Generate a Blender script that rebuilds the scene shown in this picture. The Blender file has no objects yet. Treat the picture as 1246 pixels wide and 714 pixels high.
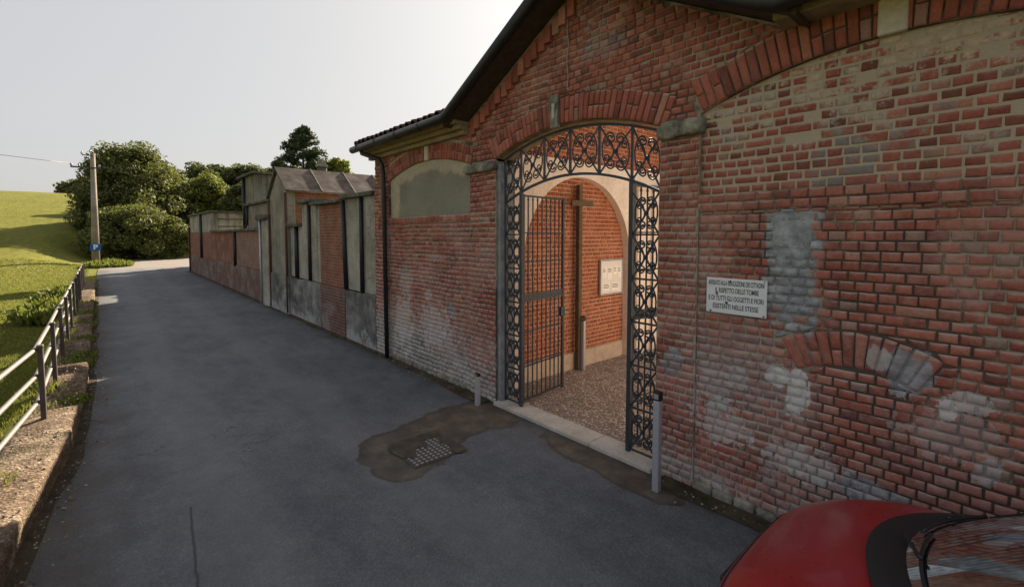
import bpy, math, random
from mathutils import Vector, Matrix, noise as mnoise

# ------------------------------------------------------------------ camera, sky, sun
sc = bpy.context.scene
col = sc.collection
rnd = random.Random(7)
D, H = 4.265, 2.5                      # camera: distance from the facade plane (X=0), height
FPX, PITCH, YAW = 560.0, math.atan(32 / 560.0), math.atan(493 / 560.0)
cam_d = bpy.data.cameras.new("camera")
cam_d.sensor_width = 36.0
cam_d.lens = FPX / 1246 * 36.0
cam_d.shift_y = -40 / 1246.0
cam_d.clip_start = 0.05
cam_d.clip_end = 3000
cam = bpy.data.objects.new("camera", cam_d)
col.objects.link(cam)
cam.location = (-D, 0, H)
cam.rotation_euler = (math.pi / 2 - PITCH, 0, -YAW)
sc.camera = cam

SUN = Vector((0.7002, 0.5690, 0.9023 * math.tan(math.radians(28.0)))).normalized()
SUN_EL = math.asin(SUN.z)
SUN_AZ = math.atan2(SUN.x, SUN.y)
world = bpy.data.worlds.new("World")
sc.world = world
world.use_nodes = True
wn = world.node_tree
bg = wn.nodes["Background"]
sky = wn.nodes.new("ShaderNodeTexSky")
sky.sky_type = 'NISHITA'
sky.sun_disc = False
sky.sun_elevation = SUN_EL
sky.sun_rotation = SUN_AZ
sky.altitude = 100
sky.air_density = 1.0
sky.dust_density = 4.0
sky.ozone_density = 1.0
hs = wn.nodes.new("ShaderNodeHueSaturation")
hs.inputs["Saturation"].default_value = 0.75
gm = wn.nodes.new("ShaderNodeGamma")
gm.inputs[1].default_value = 0.2
wn.links.new(sky.outputs[0], gm.inputs[0])
wn.links.new(gm.outputs[0], hs.inputs["Color"])
wn.links.new(hs.outputs[0], bg.inputs[0])
bg.inputs[1].default_value = 0.15
sl = bpy.data.lights.new("sun", 'SUN')
sl.energy = 4.8
sl.angle = math.radians(0.53)
sl.color = (1.0, 0.87, 0.66)
so = bpy.data.objects.new("sun", sl)
col.objects.link(so)
so.location = (30, 25, 40)
so.rotation_euler = SUN.to_track_quat('Z', 'Y').to_euler()
vs = sc.view_settings
vs.view_transform = 'Standard'
vs.look = 'None'
vs.exposure = 1.7
vs.gamma = 1.0
vs.use_curve_mapping = False
sc.cycles.max_bounces = 8
sc.cycles.diffuse_bounces = 5
sc.cycles.transparent_max_bounces = 12
sc.cycles.use_denoising = True


# ------------------------------------------------------------------ helpers: objects
def tag(o, label=None, cat=None, group=None, kind=None):
    if label: o["label"] = label
    if cat: o["category"] = cat
    if group: o["group"] = group
    if kind: o["kind"] = kind
    return o


def empty(name, loc, label, cat, group=None):
    o = bpy.data.objects.new(name, None)
    o.empty_display_size = 0.2
    col.objects.link(o)
    o.location = loc
    return tag(o, label, cat, group)


def world_mat(o):
    m = Matrix.LocRotScale(o.location, o.rotation_euler, o.scale)
    if o.parent:
        return world_mat(o.parent) @ o.matrix_parent_inverse @ m
    return m


class MB:
    def __init__(self):
        self.v, self.f, self.m = [], [], []

    def face(self, pts, mi=0):
        n = len(self.v)
        self.v += [tuple(p) for p in pts]
        self.f.append(tuple(range(n, n + len(pts))))
        self.m.append(mi)

    def raw(self, vs_, fs_, mi=0):
        n = len(self.v)
        self.v += [tuple(p) for p in vs_]
        for f in fs_:
            self.f.append(tuple(i + n for i in f))
            self.m.append(mi)

    def box(self, x0, x1, y0, y1, z0, z1, mi=0, jit=0.0):
        vs_ = [(x, y, z) for z in (z0, z1) for y in (y0, y1) for x in (x0, x1)]
        if jit:
            vs_ = [tuple(c + rnd.uniform(-jit, jit) for c in p) for p in vs_]
        self.raw(vs_, [(0, 2, 3, 1), (4, 5, 7, 6), (0, 1, 5, 4), (2, 6, 7, 3), (0, 4, 6, 2), (1, 3, 7, 5)], mi)
        return self

    def bbox(self, x0, x1, y0, y1, z0, z1, b=0.008, mi=0):
        """box with chamfered edges (three crossed rings hulled by hand)"""
        import bmesh
        bm = bmesh.new()
        bmesh.ops.create_cube(bm, size=1)
        for q in bm.verts:
            q.co = Vector(((x0 + x1) / 2 + q.co.x * (x1 - x0), (y0 + y1) / 2 + q.co.y * (y1 - y0), (z0 + z1) / 2 + q.co.z * (z1 - z0)))
        bmesh.ops.bevel(bm, geom=list(bm.edges), offset=b, segments=1, affect='EDGES')
        bm.verts.index_update()
        self.raw([tuple(q.co) for q in bm.verts], [tuple(q.index for q in f.verts) for f in bm.faces], mi)
        bm.free()
        return self

    def tube(self, pts, r, seg=6, mi=0, cap=True, radii=None):
        pts = [Vector(p) for p in pts]
        n0 = len(self.v)
        prev = None
        for i, p in enumerate(pts):
            a = pts[max(0, i - 1)]
            b = pts[min(len(pts) - 1, i + 1)]
            t = (b - a)
            t = t.normalized() if t.length > 1e-9 else Vector((0, 0, 1))
            if prev is None:
                up = Vector((0, 0, 1)) if abs(t.z) < 0.9 else Vector((1, 0, 0))
                u = t.cross(up).normalized()
            else:
                u = (prev - t * prev.dot(t))
                u = u.normalized() if u.length > 1e-6 else t.orthogonal().normalized()
            prev = u
            w = t.cross(u)
            rr = radii[i] if radii else r
            for k in range(seg):
                an = 2 * math.pi * (k + 0.5) / seg
                self.v.append(tuple(p + (u * math.cos(an) + w * math.sin(an)) * rr))
        for i in range(len(pts) - 1):
            for k in range(seg):
                a = n0 + i * seg + k
                b = n0 + i * seg + (k + 1) % seg
                self.f.append((a, b, b + seg, a + seg))
                self.m.append(mi)
        if cap:
            self.f.append(tuple(n0 + k for k in range(seg))[::-1]); self.m.append(mi)
            e = n0 + (len(pts) - 1) * seg
            self.f.append(tuple(e + k for k in range(seg))); self.m.append(mi)
        return self

    def prism(self, poly, fn, d0, d1, mi=0):
        """poly in 2D, fn(u,v,d) -> point; extruded from d0 to d1"""
        n = len(poly)
        vs_ = [fn(u, v, d0) for u, v in poly] + [fn(u, v, d1) for u, v in poly]
        fs_ = [tuple(range(n))[::-1], tuple(range(n, 2 * n))]
        for i in range(n):
            j = (i + 1) % n
            fs_.append((i, j, j + n, i + n))
        self.raw(vs_, fs_, mi)
        return self

    def sphere(self, c, r, su=10, sv=6, mi=0, sq=(1, 1, 1)):
        vs_, fs_ = [], []
        for j in range(sv + 1):
            th = math.pi * j / sv
            for i in range(su):
                ph = 2 * math.pi * i / su
                vs_.append((c[0] + r * sq[0] * math.sin(th) * math.cos(ph), c[1] + r * sq[1] * math.sin(th) * math.sin(ph), c[2] + r * sq[2] * math.cos(th)))
        for j in range(sv):
            for i in range(su):
                fs_.append((j * su + i, (j + 1) * su + i, (j + 1) * su + (i + 1) % su, j * su + (i + 1) % su))
        self.raw(vs_, fs_, mi)
        return self

    def build(self, name, mats, parent=None, smooth=False, recalc=False):
        me = bpy.data.meshes.new(name)
        me.from_pydata(self.v, [], self.f)
        mats = mats if isinstance(mats, (list, tuple)) else [mats]
        for m in mats:
            me.materials.append(m)
        if len(mats) > 1:
            me.polygons.foreach_set("material_index", self.m)
        if smooth:
            me.polygons.foreach_set("use_smooth", [mm == 0 for mm in self.m])
        if recalc:
            import bmesh
            bm = bmesh.new()
            bm.from_mesh(me)
            bmesh.ops.recalc_face_normals(bm, faces=bm.faces)
            bm.to_mesh(me)
            bm.free()
        me.update()
        o = bpy.data.objects.new(name, me)
        col.objects.link(o)
        if parent:
            o.parent = parent
            o.matrix_parent_inverse = world_mat(parent).inverted()
        return o


def copy_tree(o, parent=None):
    c = o.copy()
    col.objects.link(c)
    if parent:
        c.parent = parent
        c.matrix_parent_inverse = o.matrix_parent_inverse.copy()
    for ch in list(o.children):
        copy_tree(ch, c)
    return c


# ------------------------------------------------------------------ helpers: materials
class NT:
    def __init__(self, name):
        self.mat = bpy.data.materials.new(name)
        self.mat.use_nodes = True
        self.t = self.mat.node_tree
        self.t.nodes.clear()
        self.out = self.t.nodes.new("ShaderNodeOutputMaterial")
        self.geo = self.t.nodes.new("ShaderNodeNewGeometry")
        self.pos = self.geo.outputs["Position"]
        self.rand = self.geo.outputs["Random Per Island"]
        sp = self.t.nodes.new("ShaderNodeSeparateXYZ")
        self.t.links.new(self.pos, sp.inputs[0])
        self.x, self.y, self.z = sp.outputs

    def node(self, ty, ins=None, **props):
        n = self.t.nodes.new(ty)
        for k, v in props.items():
            setattr(n, k, v)
        for k, v in (ins or {}).items():
            self.set(n.inputs[k], v)
        return n

    def set(self, sock, v):
        if isinstance(v, bpy.types.NodeSocket):
            self.t.links.new(v, sock)
        elif isinstance(v, (tuple, list)) and len(v) == 3 and sock.type == 'RGBA':
            sock.default_value = (*v, 1)
        else:
            sock.default_value = v

    def noise(self, scale, detail=4, rough=0.55, vec=None, dist=0.0, out=0):
        n = self.node("ShaderNodeTexNoise", {"Vector": vec or self.pos, "Scale": scale, "Detail": detail, "Roughness": rough, "Distortion": dist})
        return n.outputs[out]

    def scalevec(self, s, vec=None, off=(0, 0, 0)):
        n = self.node("ShaderNodeMapping", {"Vector": vec or self.pos, "Scale": s, "Location": off})
        return n.outputs[0]

    def ramp(self, fac, stops, interp='LINEAR'):
        n = self.node("ShaderNodeValToRGB", {"Fac": fac})
        cr = n.color_ramp
        cr.interpolation = interp
        while len(cr.elements) < len(stops):
            cr.elements.new(0.5)
        for e, (p, c) in zip(cr.elements, stops):
            e.position = p
            e.color = (*c, 1) if isinstance(c, (tuple, list)) else (c, c, c, 1)
        return n.outputs[0]

    def mix(self, fac, a, b, blend='MIX'):
        n = self.node("ShaderNodeMix", data_type='RGBA', blend_type=blend)
        self.set(n.inputs[0], fac); self.set(n.inputs[6], a); self.set(n.inputs[7], b)
        return n.outputs[2]

    def math(self, op, a, b=0.0, c=0.0, clamp=False):
        n = self.node("ShaderNodeMath", operation=op, use_clamp=clamp)
        self.set(n.inputs[0], a); self.set(n.inputs[1], b); self.set(n.inputs[2], c)
        return n.outputs[0]

    def step(self, v, lo, hi):
        n = self.node("ShaderNodeMapRange", {0: v, 1: lo, 2: hi, 3: 0.0, 4: 1.0}, interpolation_type='SMOOTHSTEP')
        return n.outputs[0]

    def bump(self, h, strength=0.3, dist=0.01, normal=None):
        n = self.node("ShaderNodeBump", {"Height": h, "Strength": strength, "Distance": dist})
        if normal: self.set(n.inputs["Normal"], normal)
        return n.outputs[0]

    def bsdf(self, color, rough=0.9, normal=None, metallic=0.0, spec=0.3, **kw):
        n = self.node("ShaderNodeBsdfPrincipled")
        self.set(n.inputs["Base Color"], color)
        self.set(n.inputs["Roughness"], rough)
        self.set(n.inputs["Metallic"], metallic)
        self.set(n.inputs["Specular IOR Level"], spec)
        if normal: self.set(n.inputs["Normal"], normal)
        for k, v in kw.items():
            self.set(n.inputs[k.replace("_", " ")], v)
        self.t.links.new(n.outputs[0], self.out.inputs[0])
        return self.mat


PATCHES = [  # y, z, half sizes, box exponent, colour, strength, ragged
    (1.33, 2.24, .185, .50, 6, 0, 1.0, .22), (1.40, 1.30, .095, .095, 2, 2, 1.0, .45), (1.25, 1.18, .085, .22, 2, 2, 1.0, .5),
    (0.56, 1.52, .15, .15, 2, 0, .85, .5), (0.72, 1.58, .07, .09, 2, 1, .6, .6), (0.78, 0.56, .22, .10, 2, 0, .85, .6),
    (0.14, 0.95, .08, .10, 2, 1, .6, .7), (2.36, 1.20, .11, .14, 2, 0, .7, .7), (1.74, 1.20, .10, .11, 2, 1, .55, .8),
    (0.22, 1.38, .12, .07, 2, 1, .7, .8), (0.30, 1.14, .26, .18, 2, 1, .35, 1.5), (1.9, .75, .25, .2, 2, 2, .5, 1.8), (1.2, .62, .3, .12, 2, 2, .5, 1.8), (0.35, 1.30, .05, .08, 2, 2, .8, .8), (6.9, .9, .5, .35, 2, 2, .45, 1.8), (8.0, .8, .35, .5, 2, 2, .45, 1.8), (7.08, 1.42, .14, .10, 2, 1, .5, .8), (6.35, 1.24, .11, .13, 2, 0, .7, .6),
    (1.95, 1.08, .16, .20, 2, 1, .45, 1.2), (6.8, 2.1, .3, .06, 2, 1, .3, 1.2), (3.3, 4.6, .3, .15, 2, 0, .35, 1.0), (7.9, 1.6, .25, .3, 2, 1, .35, 1.2), (1.75, 1.25, .5, .35, 2, 0, .3, 1.5)]


def add_patches(m, base):
    n1 = m.math('SUBTRACT', m.noise(7, 7, 0.75), 0.5)
    n3 = m.math('SUBTRACT', m.noise(38, 6, 0.8), 0.5)
    n2 = m.noise(9, 7, 0.8)
    grey = m.mix(0.65, m.ramp(m.noise(5, 6, 0.7, m.scalevec((1, 1, 2.2))), [(0.32, (0.15, 0.16, 0.175)), (0.5, (0.26, 0.275, 0.30)), (0.68, (0.43, 0.45, 0.49))]), m.ramp(n2, [(0.3, 0.6), (0.7, 1.3)]), 'MULTIPLY')
    pale = m.ramp(n2, [(0.3, (0.36, 0.345, 0.34)), (0.6, (0.56, 0.54, 0.53))])
    for (cy, cz, ry, rz, ex, kind, st, rag) in PATCHES:
        a = m.math('ABSOLUTE', m.math('DIVIDE', m.math('SUBTRACT', m.y, cy), ry))
        c = m.math('ABSOLUTE', m.math('DIVIDE', m.math('SUBTRACT', m.z, cz), rz))
        d = m.math('POWER', m.math('ADD', m.math('POWER', a, ex), m.math('POWER', c, ex)), 1.0 / ex)
        d = m.math('ADD', d, m.math('MULTIPLY', n1, 2.6 * rag))
        d = m.math('ADD', d, m.math('MULTIPLY', n3, 1.1 * min(1.0, rag + .2)))
        d = m.math('ADD', d, m.math('MULTIPLY', m.math('SUBTRACT', m.rand, 0.5), 0.45))
        k = m.math('MULTIPLY', m.step(d, 1.04, 0.93), st)
        base = m.mix(k, base, (grey, pale, (0.60, 0.58, 0.57))[kind])
    return base


def mat_brick(name, stops, lime=0.0, lime_top=1.0, wash=0.0, dirt=0.35, haze=0.5):
    m = NT(name)
    base = m.ramp(m.rand, stops)
    base = m.mix(0.6, base, m.ramp(m.noise(7, 6, 0.7), [(0.28, 0.55), (0.5, 0.97), (0.74, 1.35)]), 'MULTIPLY')
    base = m.mix(0.5, base, m.ramp(m.noise(42, 5, 0.75), [(0.3, 0.6), (0.7, 1.35)]), 'MULTIPLY')
    # broad zones: sooty brown, and a pinkish salt haze
    n2 = m.noise(1.1, 6, 0.7)
    base = m.mix(m.math('MULTIPLY', m.step(n2, 0.5, 0.7), dirt), base, (0.16, 0.115, 0.10))
    nh = m.math('ADD', m.math('MULTIPLY', m.noise(1.6, 5, 0.6, m.scalevec((1, 1, 1), off=(3, 7, 1))), 0.6), m.math('MULTIPLY', m.noise(17, 6, 0.75), 0.4))
    base = m.mix(m.math('MULTIPLY', m.math('MULTIPLY', m.step(nh, 0.42, 0.62), m.step(m.z, 3.4, 2.0)), haze), base, (0.43, 0.28, 0.255))
    n5 = m.noise(26, 6, 0.8)
    base = m.mix(m.math('MULTIPLY', m.step(n5, 0.6, 0.72), 0.55), base, (0.44, 0.37, 0.34))
    base = m.mix(m.math('MULTIPLY', m.step(m.noise(19, 5, 0.75, m.scalevec((1, 1, 1), off=(1, 2, 9))), 0.62, 0.72), 0.6), base, (0.075, 0.06, 0.055))
    if lime:
        nz = m.noise(1.3, 8, 0.72)
        nf = m.noise(10, 8, 0.8)
        k = m.math('MULTIPLY', m.math('SUBTRACT', lime_top, m.z), 0.36)
        k = m.math('ADD', k, m.math('MULTIPLY_ADD', m.step(m.y, 4.5, 6.0), 0.22, -0.16))
        k = m.math('ADD', m.math('ADD', nz, m.math('MULTIPLY', nf, 1.0)), k)
        mask = m.math('MULTIPLY', m.step(k, 1.0, 1.3), lime)
        limec = m.ramp(m.noise(6, 7, 0.75), [(0.32, (0.17, 0.165, 0.165)), (0.5, (0.33, 0.32, 0.31)), (0.68, (0.54, 0.52, 0.50))])
        base = m.mix(mask, base, limec)
    if lime:
        base = add_patches(m, base)
    if wash:
        nw = m.noise(1.5, 8, 0.68)
        nf = m.noise(9, 7, 0.75)
        k = m.math('ADD', m.math('ADD', nw, m.math('MULTIPLY', nf, 0.8)), m.math('MULTIPLY', m.math('SUBTRACT', m.rand, 0.5), 0.16))
        k = m.math('ADD', k, m.math('MULTIPLY', m.math('SUBTRACT', m.z, 3.35), 0.12))
        mask = m.math('MULTIPLY', m.step(k, 0.90, 1.02), wash)
        gl = m.math('ADD', m.math('MULTIPLY', m.math('SUBTRACT', m.z, 3.05), 0.9), m.math('MULTIPLY', m.math('SUBTRACT', m.noise(2.5, 5), 0.5), 2.0))
        wc = m.ramp(gl, [(0.0, (0.20, 0.20, 0.20)), (0.35, (0.40, 0.345, 0.28)), (0.8, (0.52, 0.425, 0.31))])
        wc = m.mix(0.6, wc, m.ramp(m.noise(30, 6, 0.75), [(0.3, 0.6), (0.7, 1.3)]), 'MULTIPLY')
        base = m.mix(mask, base, wc)
    nzv = m.node("ShaderNodeSeparateXYZ", {0: m.geo.outputs["Normal"]}).outputs[2]
    dust = m.math('MULTIPLY', m.step(nzv, 0.12, 0.55), m.step(m.noise(2.0, 6, 0.75), 0.38, 0.6))
    base = m.mix(m.math('MULTIPLY', dust, 0.0 if name == 'orange_brick' else 0.6), base, (0.50, 0.42, 0.38))
    h = m.math('ADD', m.noise(55, 6, 0.75), m.math('MULTIPLY', m.noise(190, 3, 0.6), 0.6))
    return m.bsdf(base, 0.92, m.bump(h, 0.7, 0.007), spec=0.2)


def mat_mortar(name, c1, c2, lime=0.6, wash=False, dark=0.0):
    m = NT(name)
    base = m.ramp(m.noise(3, 6, 0.65), [(0.3, c1), (0.7, c2)])
    base = m.mix(0.5, base, m.ramp(m.noise(35, 5, 0.7), [(0.3, 0.55), (0.7, 1.25)]), 'MULTIPLY')
    if lime:
        k = m.math('ADD', m.noise(1.5, 6, 0.7), m.math('MULTIPLY', m.math('SUBTRACT', 1.2, m.z), 0.25))
        base = m.mix(m.math('MULTIPLY', m.step(k, 0.5, 0.7), lime), base, (0.46, 0.44, 0.42))
    if dark:
        k = m.noise(0.75, 6, 0.65, m.scalevec((1, 1, 1), off=(0, 5.2, 2.2)))
        base = m.mix(m.math('MULTIPLY', m.step(k, 0.47, 0.56), dark), base, (0.055, 0.042, 0.036))
    if dark:
        base = add_patches(m, base)
    if wash:
        base = m.mix(0.7, base, (0.48, 0.40, 0.30))
    h = m.math('ADD', m.noise(45, 6, 0.75), m.noise(12, 4, 0.6))
    return m.bsdf(base, 0.95, m.bump(h, 0.8, 0.01), spec=0.15)


BR = [(0.0, (0.17, 0.068, 0.053)), (0.12, (0.26, 0.085, 0.063)), (0.5, (0.345, 0.110, 0.079)), (0.82, (0.39, 0.14, 0.102)), (0.94, (0.41, 0.20, 0.15)), (1.0, (0.24, 0.17, 0.14))]
BRI = [(0.0, (0.29, 0.080, 0.036)), (0.5, (0.36, 0.108, 0.05)), (1.0, (0.41, 0.145, 0.075))]
M = {}
M['brick'] = mat_brick('weathered_red_brick', BR, lime=0.93, lime_top=1.05)
M['brick_arch'] = mat_brick('arch_brick', BR, lime=0.0)
M['brick_lunette'] = mat_brick('lime_washed_brick', BR, wash=0.93)
M['brick_inside'] = mat_brick('orange_brick', BRI, dirt=0.05, haze=0.12)
M['mortar'] = mat_mortar('lime_mortar', (0.24, 0.20, 0.155), (0.46, 0.40, 0.32), dark=0.85)
M['mortar_lunette'] = mat_mortar('lunette_mortar', (0.26, 0.23, 0.18), (0.36, 0.31, 0.24), lime=0, wash=True)
M['mortar_inside'] = mat_mortar('inside_mortar', (0.50, 0.34, 0.25), (0.60, 0.45, 0.34), lime=0)


def mat_plaster(name, c1, c2, c3, scale=1.5, streak=0.4, lo=0.35, streakc=(0.07, 0.065, 0.055), rough=0.93, bump=0.35, green=0.0, foot=None):
    m = NT(name)
    n = m.noise(scale, 7, 0.65)
    base = m.ramp(n, [(lo, c1), (0.52, c2), (0.68, c3)])
    base = m.mix(0.5, base, m.ramp(m.noise(24, 6, 0.7), [(0.3, 0.65), (0.7, 1.25)]), 'MULTIPLY')
    st = m.noise(1.0, 6, 0.7, m.scalevec((3.2, 3.2, 0.28)))
    base = m.mix(m.math('MULTIPLY', m.step(st, 0.5, 0.75), streak), base, streakc)
    if foot:
        st2 = m.noise(1.0, 7, 0.75, m.scalevec((5.0, 5.0, 0.22), off=(2, 5, 0)))
        k = m.math('ADD', st2, m.math('MULTIPLY', m.math('SUBTRACT', m.z, foot[1]), foot[2]))
        base = m.mix(m.math('MULTIPLY', m.step(k, 0.52, 0.74), 0.75), base, (0.045, 0.043, 0.036))
        k2 = m.math('ADD', m.math('MULTIPLY', m.noise(2.4, 7, 0.75), 1.0), m.math('MULTIPLY', m.math('SUBTRACT', foot[0], m.z), 0.5))
        base = m.mix(m.math('MULTIPLY', m.step(k2, 0.55, 0.72), 0.6), base, (0.46, 0.45, 0.44))
        cr = m.node("ShaderNodeTexVoronoi", {"Vector": m.node("ShaderNodeVectorMath", {0: m.pos, 1: m.noise(2.5, 4, out=1)}, operation='ADD').outputs[0], "Scale": 0.9}, feature='DISTANCE_TO_EDGE')
        base = m.mix(m.math('MULTIPLY', m.step(cr.outputs["Distance"], 0.012, 0.004), 0.5), base, (0.05, 0.045, 0.04))
    if green:
        base = m.mix(m.math('MULTIPLY', m.step(m.noise(2.3, 6, 0.7), 0.52, 0.75), green), base, (0.09, 0.095, 0.04))
    return m.bsdf(base, rough, m.bump(m.math('ADD', m.noise(40, 6, 0.7), m.noise(6, 3)), bump, 0.01), spec=0.2)


M['plaster_lunette'] = mat_plaster('olive_lunette_plaster', (0.15, 0.14, 0.115), (0.19, 0.175, 0.14), (0.25, 0.225, 0.175), 1.1, 0.12)
M['plaster_cream'] = mat_plaster('cream_plaster', (0.44, 0.41, 0.34), (0.52, 0.48, 0.40), (0.56, 0.52, 0.44), 3, 0.1)
M['plaster_white'] = mat_plaster('warm_white_plaster', (0.66, 0.55, 0.47), (0.74, 0.63, 0.55), (0.78, 0.69, 0.61), 2, 0.04, bump=0.15)
M['plaster_grey'] = mat_plaster('grey_chapel_plaster', (0.20, 0.185, 0.15), (0.33, 0.31, 0.26), (0.43, 0.41, 0.355), 0.9, 0.8, foot=(0.6, 3.0, 0.10))
M['plaster_dark'] = mat_plaster('old_dark_plaster', (0.155, 0.14, 0.11), (0.25, 0.23, 0.185), (0.33, 0.305, 0.25), 0.8, 0.8, foot=(0.4, 3.6, 0.09))
M['cement_low'] = mat_plaster('grey_plinth_cement', (0.085, 0.083, 0.08), (0.19, 0.185, 0.18), (0.35, 0.345, 0.335), 1.5, 0.5, lo=0.38, foot=(0.45, 1.1, 0.16))
M['cement_patch'] = mat_plaster('blue_grey_cement', (0.16, 0.17, 0.185), (0.27, 0.285, 0.31), (0.43, 0.45, 0.49), 4, 0.1, lo=0.4, bump=0.7)
M['lime_splotch'] = mat_plaster('pale_lime', (0.36, 0.34, 0.33), (0.48, 0.45, 0.43), (0.52, 0.50, 0.48), 9, 0.1, bump=0.6)
M['red_plaster'] = mat_plaster('faded_red_plaster', (0.15, 0.07, 0.05), (0.235, 0.10, 0.07), (0.30, 0.18, 0.14), 1.2, 0.6, foot=(0.9, 2.5, 0.12))
M['stone'] = mat_plaster('lichened_stone', (0.10, 0.10, 0.085), (0.22, 0.21, 0.175), (0.33, 0.31, 0.26), 6, 0.25, bump=0.8, green=0.3)
M['jamb'] = mat_plaster('grey_jamb_stone', (0.17, 0.18, 0.20), (0.24, 0.25, 0.27), (0.30, 0.31, 0.33), 5, 0.1, bump=0.3)
M['sill'] = mat_plaster('pale_threshold_stone', (0.38, 0.34, 0.31), (0.46, 0.42, 0.38), (0.52, 0.48, 0.44), 4, 0.1, bump=0.25)
M['base_stone'] = mat_plaster('pink_base_stone', (0.42, 0.32, 0.25), (0.50, 0.39, 0.31), (0.54, 0.43, 0.35), 4, 0.05, bump=0.25)
M['soffit'] = mat_plaster('mossy_soffit', (0.13, 0.09, 0.06), (0.22, 0.17, 0.10), (0.27, 0.23, 0.13), 5, 0.2, green=0.6)
M['cornice'] = mat_plaster('ochre_cornice', (0.22, 0.17, 0.10), (0.29, 0.23, 0.14), (0.33, 0.27, 0.18), 5, 0.15)


def mat_wallbrick(name, c1, c2, mort, grime=0.4, lowgrey=0.0):
    """brick for the far walls: brick texture laid in world metres along the wall"""
    m = NT(name)
    wob = m.noise(3.0, 3, 0.5, out=1)
    u = m.math('ADD', m.x, m.y)
    cv = m.node("ShaderNodeCombineXYZ", {0: u, 1: m.z, 2: 0.0}).outputs[0]
    vec = m.node("ShaderNodeVectorMath", {0: cv, 1: m.node("ShaderNodeVectorMath", {0: wob, 1: (0.02, 0.02, 0.0)}, operation='MULTIPLY').outputs[0]}, operation='ADD').outputs[0]
    b = m.node("ShaderNodeTexBrick", {"Vector": vec, "Color1": (*c1, 1), "Color2": (*c2, 1), "Mortar": (*mort, 1), "Scale": 1.0, "Mortar Size": 0.009, "Mortar Smooth": 0.3, "Bias": -0.1, "Brick Width": 0.145, "Row Height": 0.078})
    base = b.outputs[0]
    base = m.mix(0.6, base, m.ramp(m.noise(2.2, 7, 0.7), [(0.3, 0.5), (0.5, 0.95), (0.72, 1.35)]), 'MULTIPLY')
    base = m.mix(0.5, base, m.ramp(m.noise(26, 5, 0.7), [(0.3, 0.6), (0.7, 1.35)]), 'MULTIPLY')
    st = m.noise(1.0, 6, 0.7, m.scalevec((2.6, 2.6, 0.3)))
    base = m.mix(m.math('MULTIPLY', m.step(st, 0.5, 0.72), grime), base, (0.075, 0.065, 0.055))
    if lowgrey:
        base = m.mix(m.math('MULTIPLY', m.step(m.noise(1.3, 7, 0.7), 0.48, 0.6), lowgrey), base, (0.26, 0.25, 0.24))
    h = m.math('ADD', m.math('MULTIPLY', b.outputs[1], -1.0), m.math('MULTIPLY', m.noise(50, 5, 0.7), 0.6))
    return m.bsdf(base, 0.93, m.bump(h, 0.8, 0.01), spec=0.2)


M['wall_brick'] = mat_wallbrick('cemetery_brick', (0.24, 0.085, 0.055), (0.15, 0.06, 0.045), (0.23, 0.20, 0.17), 0.5)
M['wall_brick_pale'] = mat_wallbrick('pale_cemetery_brick', (0.29, 0.15, 0.105), (0.20, 0.10, 0.075), (0.29, 0.25, 0.21), 0.35)
M['wall_brick_low'] = mat_wallbrick('plinth_brick', (0.19, 0.075, 0.055), (0.13, 0.06, 0.05), (0.24, 0.22, 0.20), 0.5, 0.6)
M['wall_brick_red'] = mat_wallbrick('red_panel_brick', (0.29, 0.105, 0.065), (0.20, 0.075, 0.05), (0.27, 0.21, 0.165), 0.5)


def mat_simple(name, c, rough=0.6, metallic=0.0, var=0.25, scale=20, spec=0.4, bump=0.1, **kw):
    m = NT(name)
    n = m.noise(scale, 5, 0.65)
    base = m.mix(1.0, c, m.ramp(n, [(0.25, 1 - var), (0.75, 1 + var)]), 'MULTIPLY')
    return m.bsdf(base, m.math('MULTIPLY_ADD', m.noise(scale * 2), 0.25, rough - 0.12), m.bump(m.noise(scale * 3, 4), bump, 0.004), metallic, spec, **kw)


M['iron'] = mat_simple('blue_black_wrought_iron', (0.032, 0.040, 0.056), 0.55, 0.2, 0.5, 30, 0.5, 0.25)
M['pipe'] = mat_simple('dark_pipe_paint', (0.022, 0.024, 0.028), 0.5, 0.2, 0.35, 12, 0.5)
M['pipe_rust'] = mat_simple('rusty_brown_pipe', (0.10, 0.045, 0.033), 0.7, 0.1, 0.35, 10, 0.3)
M['gutter'] = mat_simple('gutter_metal', (0.028, 0.029, 0.034), 0.45, 0.5, 0.3, 8, 0.5)
M['tile'] = mat_simple('old_roof_tile', (0.085, 0.05, 0.042), 0.9, 0, 0.6, 7, 0.2, 0.5)
M['roof_slab'] = mat_plaster('lichened_roof_slab', (0.075, 0.055, 0.048), (0.13, 0.10, 0.085), (0.22, 0.19, 0.165), 2.2, 0.3, bump=0.6)
M['coping'] = mat_plaster('mossy_coping', (0.05, 0.048, 0.04), (0.11, 0.105, 0.085), (0.19, 0.18, 0.15), 3, 0.2, bump=0.6, green=0.25)
M['rail'] = mat_simple('galvanised_rail', (0.19, 0.165, 0.155), 0.6, 0.3, 0.25, 15, 0.5)
M['rail_post'] = mat_simple('brown_steel_post', (0.075, 0.060, 0.055), 0.6, 0.2, 0.3, 12, 0.4)
M['alu'] = mat_simple('pale_aluminium', (0.42, 0.43, 0.47), 0.4, 0.35, 0.1, 25, 0.5)
M['black_plastic'] = mat_simple('black_plastic', (0.015, 0.015, 0.017), 0.5, 0, 0.2, 20)
M['wood'] = mat_simple('grey_brown_timber', (0.12, 0.085, 0.055), 0.8, 0, 0.4, 14, 0.2, 0.4)
M['concrete_pole'] = mat_plaster('concrete_pole', (0.21, 0.18, 0.155), (0.28, 0.245, 0.21), (0.33, 0.29, 0.26), 1.2, 0.2)
M['kerb'] = None
M['enamel'] = mat_simple('white_enamel', (0.66, 0.68, 0.74), 0.3, 0, 0.06, 12, 0.5, 0.03)
M['enamel_rust'] = mat_simple('rust_spot', (0.07, 0.045, 0.03), 0.9, 0, 0.4, 60)
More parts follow.
